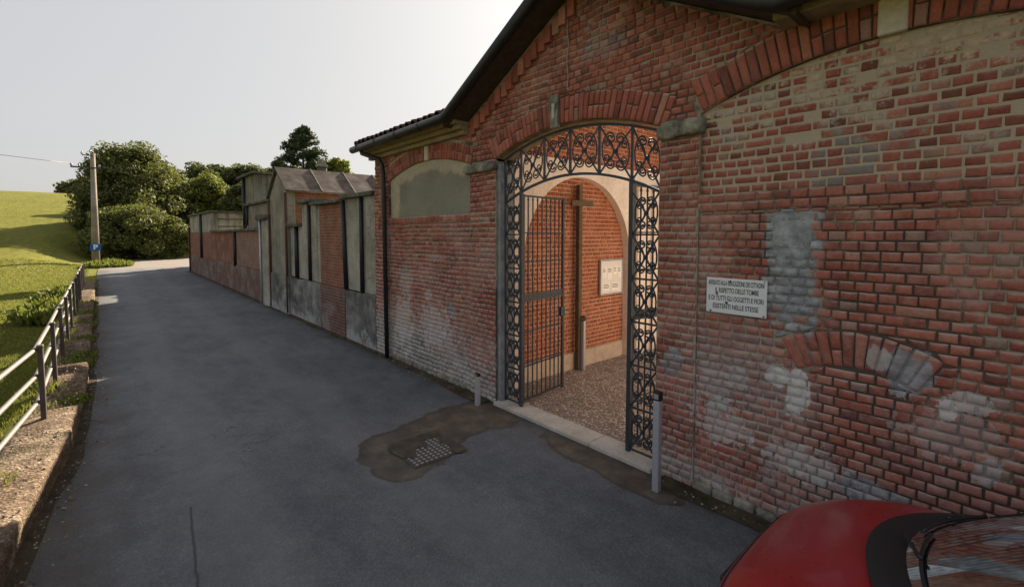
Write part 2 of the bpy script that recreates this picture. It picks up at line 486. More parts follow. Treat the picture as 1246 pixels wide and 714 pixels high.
M['ink'] = mat_simple('faded_black_lettering', (0.035, 0.04, 0.055), 0.6, 0, 0.2, 40)
M['sign_blue'] = mat_simple('sign_blue', (0.01, 0.09, 0.35), 0.4, 0, 0.08, 10)
M['sign_white'] = mat_simple('sign_white', (0.75, 0.76, 0.78), 0.4, 0, 0.05, 10)
M['paper'] = mat_simple('notice_paper', (0.80, 0.79, 0.77), 0.8, 0, 0.08, 9)
M['board'] = mat_simple('notice_board_face', (0.70, 0.66, 0.63), 0.5, 0, 0.08, 5)
M['bark'] = mat_plaster('bark', (0.04, 0.03, 0.022), (0.075, 0.057, 0.042), (0.12, 0.095, 0.07), 5, 0.3, bump=0.9)
M['wire'] = mat_simple('wire', (0.03, 0.03, 0.032), 0.5, 0, 0.1)
M['ceramic'] = mat_simple('insulator', (0.30, 0.28, 0.26), 0.25, 0, 0.1)


def mat_leaf(name, stops, trans=0.35, trc=(0.22, 0.25, 0.03)):
    m = NT(name)
    base = m.ramp(m.rand, stops)
    base = m.mix(0.6, base, m.ramp(m.noise(0.55, 3), [(0.3, 0.6), (0.7, 1.4)]), 'MULTIPLY')
    d = m.node("ShaderNodeBsdfPrincipled", {"Base Color": base, "Roughness": 0.6, "Specular IOR Level": 0.25})
    t = m.node("ShaderNodeBsdfTranslucent", {"Color": m.mix(0.5, base, trc)})
    mx = m.node("ShaderNodeMixShader", {0: trans, 1: d.outputs[0], 2: t.outputs[0]})
    m.t.links.new(mx.outputs[0], m.out.inputs[0])
    return m.mat


M['leaf_mid'] = mat_leaf('mid_green_leaves', [(0, (0.045, 0.060, 0.020)), (0.5, (0.095, 0.105, 0.034)), (1, (0.165, 0.158, 0.055))])
M['leaf_light'] = mat_leaf('yellow_green_leaves', [(0, (0.078, 0.101, 0.019)), (0.5, (0.139, 0.163, 0.028)), (1, (0.217, 0.217, 0.046))], 0.42)
M['leaf_dark'] = mat_leaf('dark_green_leaves', [(0, (0.032, 0.046, 0.019)), (0.5, (0.066, 0.080, 0.029)), (1, (0.115, 0.120, 0.044))], 0.3)
M['leaf_conifer'] = mat_leaf('blue_green_needles', [(0, (0.019, 0.034, 0.022)), (0.5, (0.039, 0.059, 0.034)), (1, (0.065, 0.085, 0.046))], 0.15)
M['leaf_bush'] = mat_leaf('bush_leaves', [(0, (0.062, 0.078, 0.022)), (0.5, (0.116, 0.132, 0.034)), (1, (0.186, 0.186, 0.054))], 0.35)
M['weed'] = mat_leaf('weed_leaves', [(0, (0.07, 0.095, 0.018)), (0.5, (0.13, 0.155, 0.03)), (1, (0.20, 0.20, 0.05))], 0.4)
M['grass_blade'] = mat_leaf('grass_blades', [(0, (0.095, 0.112, 0.020)), (0.5, (0.16, 0.168, 0.032)), (1, (0.23, 0.215, 0.055))], 0.4)
M['dry_leaf'] = mat_leaf('dry_leaves', [(0, (0.10, 0.06, 0.03)), (0.5, (0.18, 0.11, 0.06)), (1, (0.26, 0.19, 0.11))], 0.2, (0.25, 0.15, 0.06))


def mat_field():
    m = NT('meadow_turf')
    n1 = m.noise(0.12, 6, 0.65)
    n2 = m.noise(1.0, 7, 0.7, m.scalevec((2.4, 0.55, 1.0)))
    base = m.ramp(m.math('ADD', m.math('MULTIPLY', n1, 0.4), m.math('MULTIPLY', n2, 0.6)), [(0.3, (0.115, 0.118, 0.020)), (0.5, (0.185, 0.182, 0.033)), (0.7, (0.26, 0.232, 0.062))])
    base = m.mix(0.7, base, m.ramp(m.noise(9, 6, 0.75), [(0.3, 0.55), (0.7, 1.4)]), 'MULTIPLY')
    return m.bsdf(base, 0.95, m.bump(m.math('ADD', m.noise(14, 6, 0.8), m.noise(2, 5, 0.7)), 1.0, 0.12), spec=0.1)


MUD = [(-1.75, 4.75, .50, .62, 0.0), (-1.25, 4.95, .60, .50, 0.3), (-0.75, 5.05, .55, .52, 0.0), (-0.42, 4.95, .38, .55, 0.0), (-2.02, 4.40, .24, .34, 0.5),
       (-0.28, 3.2, .22, .75, 0.0), (-0.32, 2.55, .22, .5, 0.0), (-4.3, 3.05, .38, .55, 0.4)]


def mat_asphalt():
    m = NT('worn_asphalt')
    big = m.noise(0.35, 6, 0.6)
    mid = m.noise(1.6, 6, 0.65, m.scalevec((1.6, 0.7, 1)))
    base = m.ramp(m.math('ADD', m.math('MULTIPLY', big, 0.5), m.math('MULTIPLY', mid, 0.5)), [(0.36, (0.088, 0.092, 0.106)), (0.5, (0.120, 0.124, 0.138)), (0.64, (0.160, 0.162, 0.176))])
    vor = m.node("ShaderNodeTexVoronoi", {"Vector": m.pos, "Scale": 75.0, "Randomness": 1.0})
    base = m.mix(0.42, base, m.ramp(vor.outputs["Color"], [(0.1, 0.55), (0.6, 1.0), (0.95, 1.7)]), 'MULTIPLY')
    base = m.mix(0.5, base, m.ramp(m.noise(5.5, 5, 0.7), [(0.3, 0.7), (0.7, 1.2)]), 'MULTIPLY')
    # dirt washed along both edges of the lane
    wob = m.math('MULTIPLY', m.math('SUBTRACT', m.noise(1.4, 6, 0.7), 0.5), 1.3)
    inlane = m.step(m.y, 40.0, 36.0)
    er = m.math('MULTIPLY', m.step(m.math('ADD', m.x, wob), -0.55, -0.02), inlane)
    el = m.step(m.math('ADD', m.x, wob), -3.95, -4.6)
    base = m.mix(m.math('MULTIPLY', er, 0.8), base, (0.048, 0.045, 0.042))
    base = m.mix(m.math('MULTIPLY', el, 0.6), base, (0.060, 0.047, 0.036))
    base = m.mix(m.math('MULTIPLY', m.step(m.y, 40.0, 46.0), 0.75), base, (0.24, 0.192, 0.16))  # open lane end: warm sunlit tone put into the asphalt colour
    # fine dark cracks
    cr = m.node("ShaderNodeTexVoronoi", {"Vector": m.node("ShaderNodeVectorMath", {0: m.pos, 1: m.noise(2.5, 4, out=1)}, operation='ADD').outputs[0], "Scale": 0.55}, feature='DISTANCE_TO_EDGE')
    crm = m.math('MULTIPLY', m.step(cr.outputs["Distance"], 0.006, 0.002), m.step(m.noise(0.4, 3), 0.5, 0.6))
    base = m.mix(m.math('MULTIPLY', crm, 0.6), base, (0.025, 0.024, 0.024))
    # worn wheel tracks
    wv = m.math('ADD', m.x, m.math('MULTIPLY', m.math('SUBTRACT', m.noise(0.6, 4), 0.5), 0.5))
    tr1 = m.math('MULTIPLY', m.step(m.math('ABSOLUTE', m.math('ADD', wv, 3.55)), 0.42, 0.1), 0.22)
    tr2 = m.math('MULTIPLY', m.step(m.math('ABSOLUTE', m.math('ADD', wv, 2.0)), 0.42, 0.1), 0.22)
    base = m.mix(m.math('MAXIMUM', tr1, tr2), base, (0.20, 0.195, 0.195))
    # old mortar and damp spread over the asphalt by the gate: a union of soft lobes with a ragged rim
    nr = m.math('SUBTRACT', m.noise(3.2, 6, 0.65), 0.5)
    best = None
    for (cx, cy, rx, ry, ro) in MUD:
        dx, dy = m.math('SUBTRACT', m.x, cx), m.math('SUBTRACT', m.y, cy)
        a = m.math('DIVIDE', m.math('ADD', m.math('MULTIPLY', dx, math.cos(ro)), m.math('MULTIPLY', dy, math.sin(ro))), rx)
        c = m.math('DIVIDE', m.math('SUBTRACT', m.math('MULTIPLY', dy, math.cos(ro)), m.math('MULTIPLY', dx, math.sin(ro))), ry)
        d = m.math('SQRT', m.math('ADD', m.math('MULTIPLY', a, a), m.math('MULTIPLY', c, c)))
        best = d if best is None else m.math('MINIMUM', best, d)
    best = m.math('ADD', best, m.math('MULTIPLY', nr, 0.75))
    mk = m.step(best, 1.03, 0.96)
    rim = m.step(best, 0.70, 1.0)
    mc_ = m.ramp(m.noise(3.5, 7, 0.7), [(0.3, (0.050, 0.040, 0.032)), (0.5, (0.095, 0.075, 0.058)), (0.7, (0.16, 0.125, 0.095))])
    mc_ = m.mix(0.6, mc_, m.ramp(m.noise(60, 5, 0.75), [(0.3, 0.6), (0.7, 1.4)]), 'MULTIPLY')
    mc_ = m.mix(m.math('MULTIPLY', rim, 0.6), mc_, (0.040, 0.036, 0.033))
    base = m.mix(m.math('MULTIPLY', mk, 0.93), base, mc_)
    h = m.math('ADD', vor.outputs["Distance"], m.math('MULTIPLY', m.noise(25, 5), 0.7))
    return m.bsdf(base, 0.85, m.bump(h, 0.5, 0.008), spec=0.35)


def mat_cobble():
    m = NT('pebble_paving')
    v = m.node("ShaderNodeTexVoronoi", {"Vector": m.pos, "Scale": 19.0, "Randomness": 0.85})
    e = m.node("ShaderNodeTexVoronoi", {"Vector": m.pos, "Scale": 19.0, "Randomness": 0.85}, feature='DISTANCE_TO_EDGE')
    c = m.ramp(v.outputs["Color"], [(0.1, (0.22, 0.165, 0.14)), (0.5, (0.38, 0.29, 0.245)), (0.9, (0.55, 0.46, 0.40))])
    c = m.mix(m.step(e.outputs["Distance"], 0.16, 0.04), c, (0.21, 0.155, 0.12))
    c = m.mix(0.4, c, m.ramp(m.noise(3, 5), [(0.3, 0.7), (0.7, 1.2)]), 'MULTIPLY')
    return m.bsdf(c, 0.8, m.bump(m.step(e.outputs["Distance"], 0.0, 0.3), 0.9, 0.02), spec=0.3)


def mat_kerb():
    m = NT('old_kerb_concrete')
    base = m.ramp(m.noise(3.0, 8, 0.72), [(0.3, (0.075, 0.052, 0.037)), (0.5, (0.165, 0.115, 0.08)), (0.68, (0.31, 0.235, 0.175))])
    v = m.node("ShaderNodeTexVoronoi", {"Vector": m.pos, "Scale": 42.0, "Randomness": 1.0})
    base = m.mix(0.7, base, m.ramp(v.outputs["Color"], [(0.1, 0.45), (0.55, 1.0), (0.95, 1.9)]), 'MULTIPLY')
    base = m.mix(m.math('MULTIPLY', m.step(m.noise(2.0, 6, 0.7), 0.52, 0.7), 0.5), base, (0.055, 0.058, 0.025))
    return m.bsdf(base, 0.95, m.bump(m.math('ADD', m.noise(28, 7, 0.8), v.outputs["Distance"]), 1.0, 0.015), spec=0.15)


M['kerb'] = mat_kerb()


def mat_mud():
    m = NT('brown_mortar_patch')
    n = m.noise(4.5, 7, 0.7)
    base = m.ramp(n, [(0.3, (0.030, 0.026, 0.022)), (0.5, (0.062, 0.048, 0.036)), (0.7, (0.11, 0.085, 0.063))])
    base = m.mix(0.6, base, m.ramp(m.noise(70, 4, 0.7), [(0.3, 0.6), (0.7, 1.4)]), 'MULTIPLY')
    return m.bsdf(base, 0.75, m.bump(m.noise(30, 6, 0.7), 0.5, 0.01), spec=0.35)


def mat_soil():
    m = NT('bare_soil')
    base = m.ramp(m.noise(4, 7, 0.7), [(0.3, (0.035, 0.028, 0.020)), (0.55, (0.080, 0.062, 0.043)), (0.75, (0.12, 0.105, 0.06))])
    return m.bsdf(base, 0.95, m.bump(m.noise(22, 6, 0.75), 1.0, 0.03), spec=0.1)


M['field'] = mat_field(); M['asphalt'] = mat_asphalt(); M['cobble'] = mat_cobble(); M['mud'] = mat_mud(); M['soil'] = mat_soil()
M['car_paint'] = mat_simple('dusty_red_car_paint', (0.27, 0.008, 0.015), 0.30, 0.0, 0.12, 5, 0.5, 0.0, Coat_Weight=0.6, Coat_Roughness=0.12)
M['tyre'] = mat_simple('tyre_rubber', (0.02, 0.02, 0.021), 0.85)
M['rim'] = mat_simple('rim_metal', (0.35, 0.35, 0.37), 0.35, 0.8)
M['lamp_clear'] = mat_simple('headlamp_lens', (0.6, 0.62, 0.66), 0.12, 0.5, 0.1)
M['lamp_red'] = mat_simple('tail_lamp', (0.35, 0.01, 0.01), 0.2)
M['seat'] = mat_simple('car_interior', (0.05, 0.047, 0.045), 0.9)
_g = NT('car_glass')
gb = _g.node("ShaderNodeBsdfGlossy", {"Color": (0.62, 0.66, 0.72, 1), "Roughness": 0.05})
tb = _g.node("ShaderNodeBsdfTransparent", {"Color": (0.16, 0.17, 0.17, 1)})
fr = _g.node("ShaderNodeFresnel", {"IOR": 1.75})
mx = _g.node("ShaderNodeMixShader", {0: fr.outputs[0], 1: tb.outputs[0], 2: gb.outputs[0]})
_g.t.links.new(mx.outputs[0], _g.out.inputs[0])
M['glass'] = _g.mat


def sstep(a, b, x):
    t = max(0.0, min(1.0, (x - a) / (b - a)))
    return t * t * (3 - 2 * t)


# ------------------------------------------------------------------ ground, road, paths
def ground_h(x, y):
    left = sstep(-5.25, -5.85, x)
    h = -0.03 - 0.42 * left * (1 - sstep(38, 50, y))
    e = sstep(60, 78, y)
    hill = 10.0 * sstep(36, 122, y) * sstep(-4.9 + 9 * e, -9.5 + 4 * e, x)
    h += hill + 0.8 * sstep(62, 72, y) * (1 - sstep(-4.9 + 9 * e, -9.5 + 4 * e, x))
    if x < -6:
        h += 0.05 * mnoise.noise(Vector((x * 0.35, y * 0.2, 0)))
    return h


def axis(segs):
    out = []
    for a, b, s in segs:
        n = max(1, int(round((b - a) / s)))
        out += [a + (b - a) * i / n for i in range(n)]
    return out + [segs[-1][1]]


def poly(pts):
    def f(y):
        if y <= pts[0][0]: return pts[0][1]
        for (a, xa), (c, xc) in zip(pts, pts[1:]):
            if y <= c: return xa + (xc - xa) * (y - a) / (c - a)
        return pts[-1][1]
    return f


kerb_x = poly([(-6, -5.15), (3.0, -4.98), (5.2, -4.87), (7.1, -4.65), (10, -4.58), (18, -4.64), (28, -4.72), (40, -4.78)])
rail_x = poly([(-6, -5.45), (2.8, -5.25), (5.6, -5.13), (7.87, -4.915), (10, -4.93), (28, -5.09), (40, -5.12)])

gx = axis([(-900, -120, 60), (-120, -40, 8), (-40, -12, 1.5), (-12, -5.8, 0.5), (-5.8, -5.1, 0.12), (-5.1, 8, 1.0), (8, 60, 4), (60, 900, 60)])
gy = axis([(-300, -30, 30), (-30, 0, 3), (0, 60, 1.0), (60, 140, 2), (140, 300, 16), (300, 1200, 90)])
b = MB()
b.v = [(x, y, ground_h(x, y)) for y in gy for x in gx]
nx = len(gx)
b.f = [(j * nx + i, j * nx + i + 1, (j + 1) * nx + i + 1, (j + 1) * nx + i) for j in range(len(gy) - 1) for i in range(nx - 1)]
b.m = [0] * len(b.f)
tag(b.build('ground', M['field'], smooth=True), kind='structure')

# lane: straight along the wall, opening to the right past its end
b = MB()
prof = []
for i in range(0, 141):
    y = -30 + i * 0.5
    xl = kerb_x(y) - 0.03
    xr = 0.02 if y < 37.7 else 0.02 + min(16, (y - 37.7) * 2.2)
    prof.append((y, xl, xr))
rows = []
for (y, xl, xr) in prof:
    y2 = min(y, 36.5)
    rows.append((y, xl, xr))
rows = [r for r in rows if r[0] <= 40]
for j, (y, xl, xr) in enumerate(rows):
    for i in range(13):
        x = xl + (xr - xl) * i / 12
        b.v.append((x, y, 0.0))
for j in range(len(rows) - 1):
    for i in range(12):
        b.f.append((j * 13 + i, j * 13 + i + 1, (j + 1) * 13 + i + 1, (j + 1) * 13 + i)); b.m.append(0)
# the open apron beyond the wall, its far edge ragged
pts = [(-4.79, 40)]
pts += [(-4.8, 44), (-4.4, 48), (-3.6, 50.5), (-2.6, 52.5), (-3.2, 55), (-3.4, 58), (-1.0, 60.5), (3, 61.5), (9, 62), (16, 62.5), (26, 63), (26, 46), (14, 42), (6, 40.5), (5.08, 40)]
b.face([(x, y, 0.0) for x, y in pts])
tag(b.build('road', M['asphalt']), kind='structure')

# strip of bare earth between low wall and meadow
b = MB()
for i in range(80):
    y0, y1 = -6 + i * 0.5, -6 + (i + 1) * 0.5
    w0, w1 = [0.10 + 0.07 * mnoise.noise(Vector((1.3, q * 1.1, 0))) for q in (y0, y1)]
    b.face([(kerb_x(y0) - .03, y0, 0.02), (kerb_x(y0) + w0, y0, 0.004), (kerb_x(y1) + w1, y1, 0.004), (kerb_x(y1) - .03, y1, 0.02)])
tag(b.build('soil_strip', M['soil']), kind='structure')
b = MB()
for i in range(90):
    y0, y1 = 5.3 + i * 0.36, 5.3 + (i + 1) * 0.36
    w0, w1 = [0.17 + 0.09 * mnoise.noise(Vector((4.3, q * 1.3, 0))) + 0.05 * mnoise.noise(Vector((9.3, q * 5.3, 0))) for q in (y0, y1)]
    b.face([(0.0, y0, 0.03), (-w0, y0, 0.006), (-w1, y1, 0.006), (0.0, y1, 0.03)])
for i in range(22):
    y0, y1 = -5.5 + i * 0.36, -5.5 + (i + 1) * 0.36
    w0, w1 = [0.22 + 0.12 * mnoise.noise(Vector((4.3, q * 1.3, 0))) + 0.05 * mnoise.noise(Vector((9.3, q * 5.3, 0))) for q in (y0, y1)]
    b.face([(0.0, y0, 0.03), (-w0, y0, 0.006), (-w1, y1, 0.006), (0.0, y1, 0.03)])
tag(b.build('wall_foot_soil', M['soil']), kind='structure')


def blob_patch(name, pts, z, mat, amp=0.04, sub=8, kind='structure'):
    n = len(pts)
    out = []
    for i in range(n):
        p0, p1, p2, p3 = [Vector((*pts[(i + k) % n], 0)) for k in (-1, 0, 1, 2)]
        for s in range(sub):
            t = s / sub
            q = 0.5 * ((2 * p1) + (p2 - p0) * t + (2 * p0 - 5 * p1 + 4 * p2 - p3) * t * t + (3 * p1 - p0 - 3 * p2 + p3) * t ** 3)
            q = q + Vector((mnoise.noise(q * 6), mnoise.noise(q * 6 + Vector((9, 2, 0))), 0)) * amp
            out.append((q.x, q.y))
    c = (sum(p[0] for p in out) / len(out), sum(p[1] for p in out) / len(out))
    b = MB()
    b.face([(x, y, z) for x, y in out])
    return tag(b.build(name, mat, recalc=True), kind=kind)


# tar seam in the lane
b = MB()
p = Vector((-3.55, 2.6, 0.024))
line = []
for i in range(26):
    t = i / 25
    line.append((-3.78 + (-0.100) * t + 0.012 * mnoise.noise(Vector((0, i * 0.5, 3))), 5.02 + (-1.300) * t, 0.004))
for q0, q1 in zip(line, line[1:]):
    b.face([(q0[0] - .008, q0[1], q0[2]), (q0[0] + .008, q0[1], q0[2]), (q1[0] + .008, q1[1], q1[2]), (q1[0] - .008, q1[1], q1[2])])
tag(b.build('tar_seam', M['black_plastic']), kind='structure')

# ------------------------------------------------------------------ brick laying
COURSE, BL = 0.0765, 0.114


def lay(mb, inside, u0, u1, v0, v1, fn, phase=0.0, depth=0.012, bl=BL, course=COURSE, joint=0.011, rough=1.0, stretch=0.035, miss=0.0008, mi=0, r=None):
    """courses of single bricks over the region inside(u,v); fn(u,v,d) gives the point, d outwards"""
    r = r or rnd
    nrow = int(math.ceil((v1 - v0) / course))
    for j in range(nrow):
        vb = v0 + j * course
        u = u0 - (bl / 2 if j % 2 else 0) - r.uniform(0, 0.03) + phase
        while u < u1:
            w = bl * (2 if r.random() < stretch else 1) * r.uniform(0.93, 1.07)
            a0, a1 = u + joint / 2, u + w - joint / 2
            b0, b1 = vb + joint / 2, vb + course - joint / 2
            u += w
            cu, cv = (a0 + a1) / 2, (b0 + b1) / 2
            if r.random() < miss:
                continue
            if not inside(cu, cv):
                for pu, pv in ((a0 + .16 * (a1 - a0), cv), (a1 - .16 * (a1 - a0), cv), (cu, b0 + .2 * (b1 - b0)), (cu, b1 - .2 * (b1 - b0))):
                    if inside(pu, pv):
                        cu, cv = pu, pv
                        break
                else:
                    continue
            wav = 0.006 * mnoise.noise(Vector((cu * 0.9, cv * 0.9, 1.7))) * rough
            jt = 0.0028 * rough
            q = [(a0, b0), (a1, b0), (a1, b1), (a0, b1)]
            q = [(x + r.uniform(-jt, jt), y + r.uniform(-jt, jt) + wav) for x, y in q]
            good = []
            for x, y in q:
                k = 0
                if not inside(x, y):
                    for t in (.15, .3, .45, .6, .75, .87, .96, 1.0):
                        if inside(x + (cu - x) * t, y): x += (cu - x) * t; break
                        if inside(x, y + (cv - y) * t): y += (cv - y) * t; break
                        if inside(x + (cu - x) * t, y + (cv - y) * t): x, y = x + (cu - x) * t, y + (cv - y) * t; break
                good.append((x, y))
            d = depth + r.uniform(-0.003, 0.003) * rough - (0.008 if r.random() < 0.02 else 0)
            tl = [d + r.uniform(-0.0015, 0.0015) * rough for _ in range(4)]
            worn = max(0.0, min(1.0, 0.45 + 0.9 * mnoise.noise(Vector((cu * 0.8, cv * 0.9, 8.1))) + r.uniform(-.25, .35))) * rough
            brick(mb, good, tl, fn, worn, mi)


BU = (-1.0, -0.87, -0.3, 0.3, 0.87, 1.0)
BV = (-1.0, -0.76, 0.0, 0.76, 1.0)


def brick(mb, q, tl, fn, worn, mi=0):
    """one worn brick: rounded arrises, slightly pitted face; q = four corners (u,v)"""
    n = len(mb.v)
    ring_in = []
    for jv, bv in enumerate(BV):
        for iu, bu in enumerate(BU):
            a, c = (bu + 1) / 2, (bv + 1) / 2
            w4 = ((1 - a) * (1 - c), a * (1 - c), a * c, (1 - a) * c)
            x = sum(w * p[0] for w, p in zip(w4, q)); y = sum(w * p[1] for w, p in zip(w4, q))
            t = sum(w * k for w, k in zip(w4, tl))
            eu, ev = abs(bu) > .99, abs(bv) > .99
            nz = mnoise.noise(Vector((x * 34, y * 34, 3.3)))
            if eu or ev:
                t -= 0.0045 + 0.0065 * worn * (1.5 if eu and ev else 1.0)
            t += nz * (0.0012 + 0.0035 * worn)
            if eu or ev:
                sh = 0.0010 + 0.0035 * worn * (0.5 + nz)
                cx, cy = sum(p[0] for p in q) / 4, sum(p[1] for p in q) / 4
                l = math.hypot(cx - x, cy - y) + 1e-6
                if eu and ev: sh += 0.003 * worn
                x += (cx - x) / l * sh; y += (cy - y) / l * sh
            mb.v.append(fn(x, y, t))
    U, V = len(BU), len(BV)
    for jv in range(V - 1):
        for iu in range(U - 1):
            mb.f.append((n + jv * U + iu, n + jv * U + iu + 1, n + (jv + 1) * U + iu + 1, n + (jv + 1) * U + iu)); mb.m.append(mi)
    per = [i for i in range(U)] + [jv * U + U - 1 for jv in range(1, V)] + [(V - 1) * U + i for i in range(U - 2, -1, -1)] + [jv * U for jv in range(V - 2, 0, -1)]
    b0 = len(mb.v)
    for k in per:
        a, c = (BU[k % U] + 1) / 2, (BV[k // U] + 1) / 2
        w4 = ((1 - a) * (1 - c), a * (1 - c), a * c, (1 - a) * c)
        mb.v.append(fn(sum(w * p[0] for w, p in zip(w4, q)), sum(w * p[1] for w, p in zip(w4, q)), -0.004))
    m_ = len(per)
    for k in range(m_):
        k2 = (k + 1) % m_
        mb.f.append((b0 + k, b0 + k2, n + per[k2], n + per[k])); mb.m.append(mi)


def voussoirs(mb, zfun, y0, y1, thick, fn, n, depth=0.02, gap=(None, None), r=rnd, split=0.5):
    """radial bricks over the curve z = zfun(y)"""
    eps = 0.01
    for i in range(n):
        t0, t1 = y0 + (y1 - y0) * i / n, y0 + (y1 - y0) * (i + 1) / n
        m_ = (t0 + t1) / 2
        if gap[0] is not None and gap[0] < m_ < gap[1]:
            continue
        jo = 0.0055

        def P(t, o):
            s = (zfun(t + eps) - zfun(t - eps)) / (2 * eps)
            l = math.hypot(1, s)
            return (t - s / l * o, zfun(t) + o / l)
        cuts = [0.004, thick]
        if r.random() < split:
            cuts = [0.004, thick * (0.5 if i % 2 else 0.52), thick]
        d = depth + r.uniform(-0.004, 0.004)
        for c0, c1 in zip(cuts, cuts[1:]):
            lo, hi = c0 + (jo if c0 > 0.01 else 0), c1 - (jo if c1 < thick else -r.uniform(-0.008, 0.012))
            q = [P(t0 + jo, lo), P(t1 - jo, lo), P(t1 - jo * 0.8, hi), P(t0 + jo * 0.8, hi)]
            q = [(x + r.uniform(-.002, .002), y + r.uniform(-.002, .002)) for x, y in q]
            brick(mb, q, [d + r.uniform(-.002, .002) for _ in range(4)], fn, r.uniform(.1, .7))


# ------------------------------------------------------------------ gatehouse
GY0, GY1 = -1.32, 9.17                 # right and left end of the front
GC = 3.86                              # middle of the gate


def F(off=0.0):
    return lambda u, v, d: (-(off + d), u, v)


RIDGE_Y, RIDGE_Z, KINK = 3.65, 5.43, 4.22


def wall_top(y):
    return max(KINK, RIDGE_Z - 0.547 * abs(y - RIDGE_Y))


def gate_arc(y):
    return 3.85 - 0.155 * (y - GC) ** 2


def gate_hole(y, z):
    return 2.55 < y < 5.17 and z < gate_arc(y)


LC, RC = 7.12, 0.72


def left_arc(y):
    return 3.79 - 0.125 * (y - LC) ** 2


def right_arc(y):
    return 3.93 - 0.145 * (y - RC) ** 2


L0, L1 = 5.80, 8.52
R0, R1 = -0.72, 2.14
PZ = 2.82                              # bottom of the left plaster lunette
SZ = 2.87                              # top of the right string course


def left_lun(y, z):
    return L0 < y < L1 and PZ < z < left_arc(y)


def right_lun(y, z):
    return R0 < y < R1 and SZ < z < right_arc(y)


gh = empty('gatehouse', (0.8, GC, 0), "old red brick cemetery gatehouse with a low gable over its arched gateway", "gatehouse")

# body of the wall: mortar-coloured core with the gate opening cut out
b = MB()
NY = 210
ys = [GY0 + (GY1 - GY0) * i / NY for i in range(NY + 1)]
ys = sorted(set([round(y, 4) for y in ys] + [2.55, 5.17, L0, L1, R0, R1, RIDGE_Y]))
TH = 0.34
for a, c in zip(ys, ys[1:]):
    m_ = (a + c) / 2
    lo = [gate_arc(a), gate_arc(c)] if 2.55 < m_ < 5.17 else [-0.05, -0.05]
    hi = [wall_top(a), wall_top(c)]

    def strip(z0, z1, x, flip=False):
        q = [(x, a, z0[0]), (x, c, z0[1]), (x, c, z1[1]), (x, a, z1[0])]
        b.face(q if flip else q[::-1])
    if L0 < m_ < L1 or R0 < m_ < R1:
        arc, zb = (left_arc, PZ) if m_ > 4 else (right_arc, SZ)
        rec = 0.035
        strip(lo, [zb, zb], 0.0)
        strip([arc(a), arc(c)], hi, 0.0)
        strip([zb, zb], [arc(a), arc(c)], rec)
        b.face([(0, a, zb), (0, c, zb), (rec, c, zb), (rec, a, zb)])
        b.face([(0, a, arc(a)), (rec, a, arc(a)), (rec, c, arc(c)), (0, c, arc(c))])
    else:
        strip(lo, hi, 0.0)
    strip(lo, hi, TH, True)
    b.face([(0, a, hi[0]), (TH, a, hi[0]), (TH, c, hi[1]), (0, c, hi[1])])
for y, arc, zb in ((L0, left_arc, PZ), (L1, left_arc, PZ), (R0, right_arc, SZ), (R1, right_arc, SZ)):
    b.face([(0, y, zb), (0.035, y, zb), (0.035, y, arc(y)), (0, y, arc(y))])
for y in (GY0, GY1):
    b.face([(0, y, -0.05), (TH, y, -0.05), (TH, y, KINK), (0, y, KINK)])
core = b.build('mortar_bed', M['mortar'], gh)

# soffit and jambs of the gateway
b = MB()
for i in range(40):
    a, c = 2.55 + 2.62 * i / 40, 2.55 + 2.62 * (i + 1) / 40
    b.face([(-0.018, a, gate_arc(a) + .001), (TH, a, gate_arc(a) + .001), (TH, c, gate_arc(c) + .001), (-0.018, c, gate_arc(c) + .001)])
b.build('arch_soffit', M['soffit'], gh)
b = MB()
b.bbox(0.005, 0.26, 5.10, 5.185, 0.0, 3.5, 0.006)
b.build('gate_jamb', M['jamb'], gh)
b = MB()
b.bbox(0.03, 0.26, 2.535, 2.575, 0.0, 3.5, 0.006)
b.build('gate_jamb', M['jamb'], gh)

# bricks of the front
PIL = ((2.13, 2.55), (5.17, 5.80), (8.52, 9.17), (-1.32, -0.72))


def in_pil(y):
    return any(a < y < c for a, c in PIL)


RING = 0.31


def above_ring(y, z):
    for c0, c1, arc in ((2.45, 5.27, gate_arc), (L0 - .05, L1 + .05, left_arc), (R0 - .05, R1 + .05, right_arc)):
        if c0 < y < c1 and z > arc(y) - 0.001 and z < arc(y) + RING + 0.01:
            return False
    return True


FAN = (0.88, 0.70, 0.775, 1.055, 29.0)


def fan_zone(y, z):
    r_ = math.hypot(y - FAN[0], z - FAN[1])
    return FAN[2] - .004 < r_ < FAN[3] + .004 and abs(math.degrees(math.atan2(y - FAN[0], z - FAN[1]))) < FAN[4]


def face_in(y, z):
    return (GY0 + .01 < y < GY1 - .01 and 0.0 < z < wall_top(y) - 0.02 and not gate_hole(y, z) and not left_lun(y, z)
            and not right_lun(y, z) and above_ring(y, z) and not fan_zone(y, z)
            and not (in_pil(y) and z < 3.42) and not (L0 < y < L1 and 2.70 < z < PZ) and not (R0 < y < R1 and 2.71 < z < SZ))


b = MB()
lay(b, face_in, GY0, GY1, 0.0, 5.4, F(0.0), r=random.Random(11))
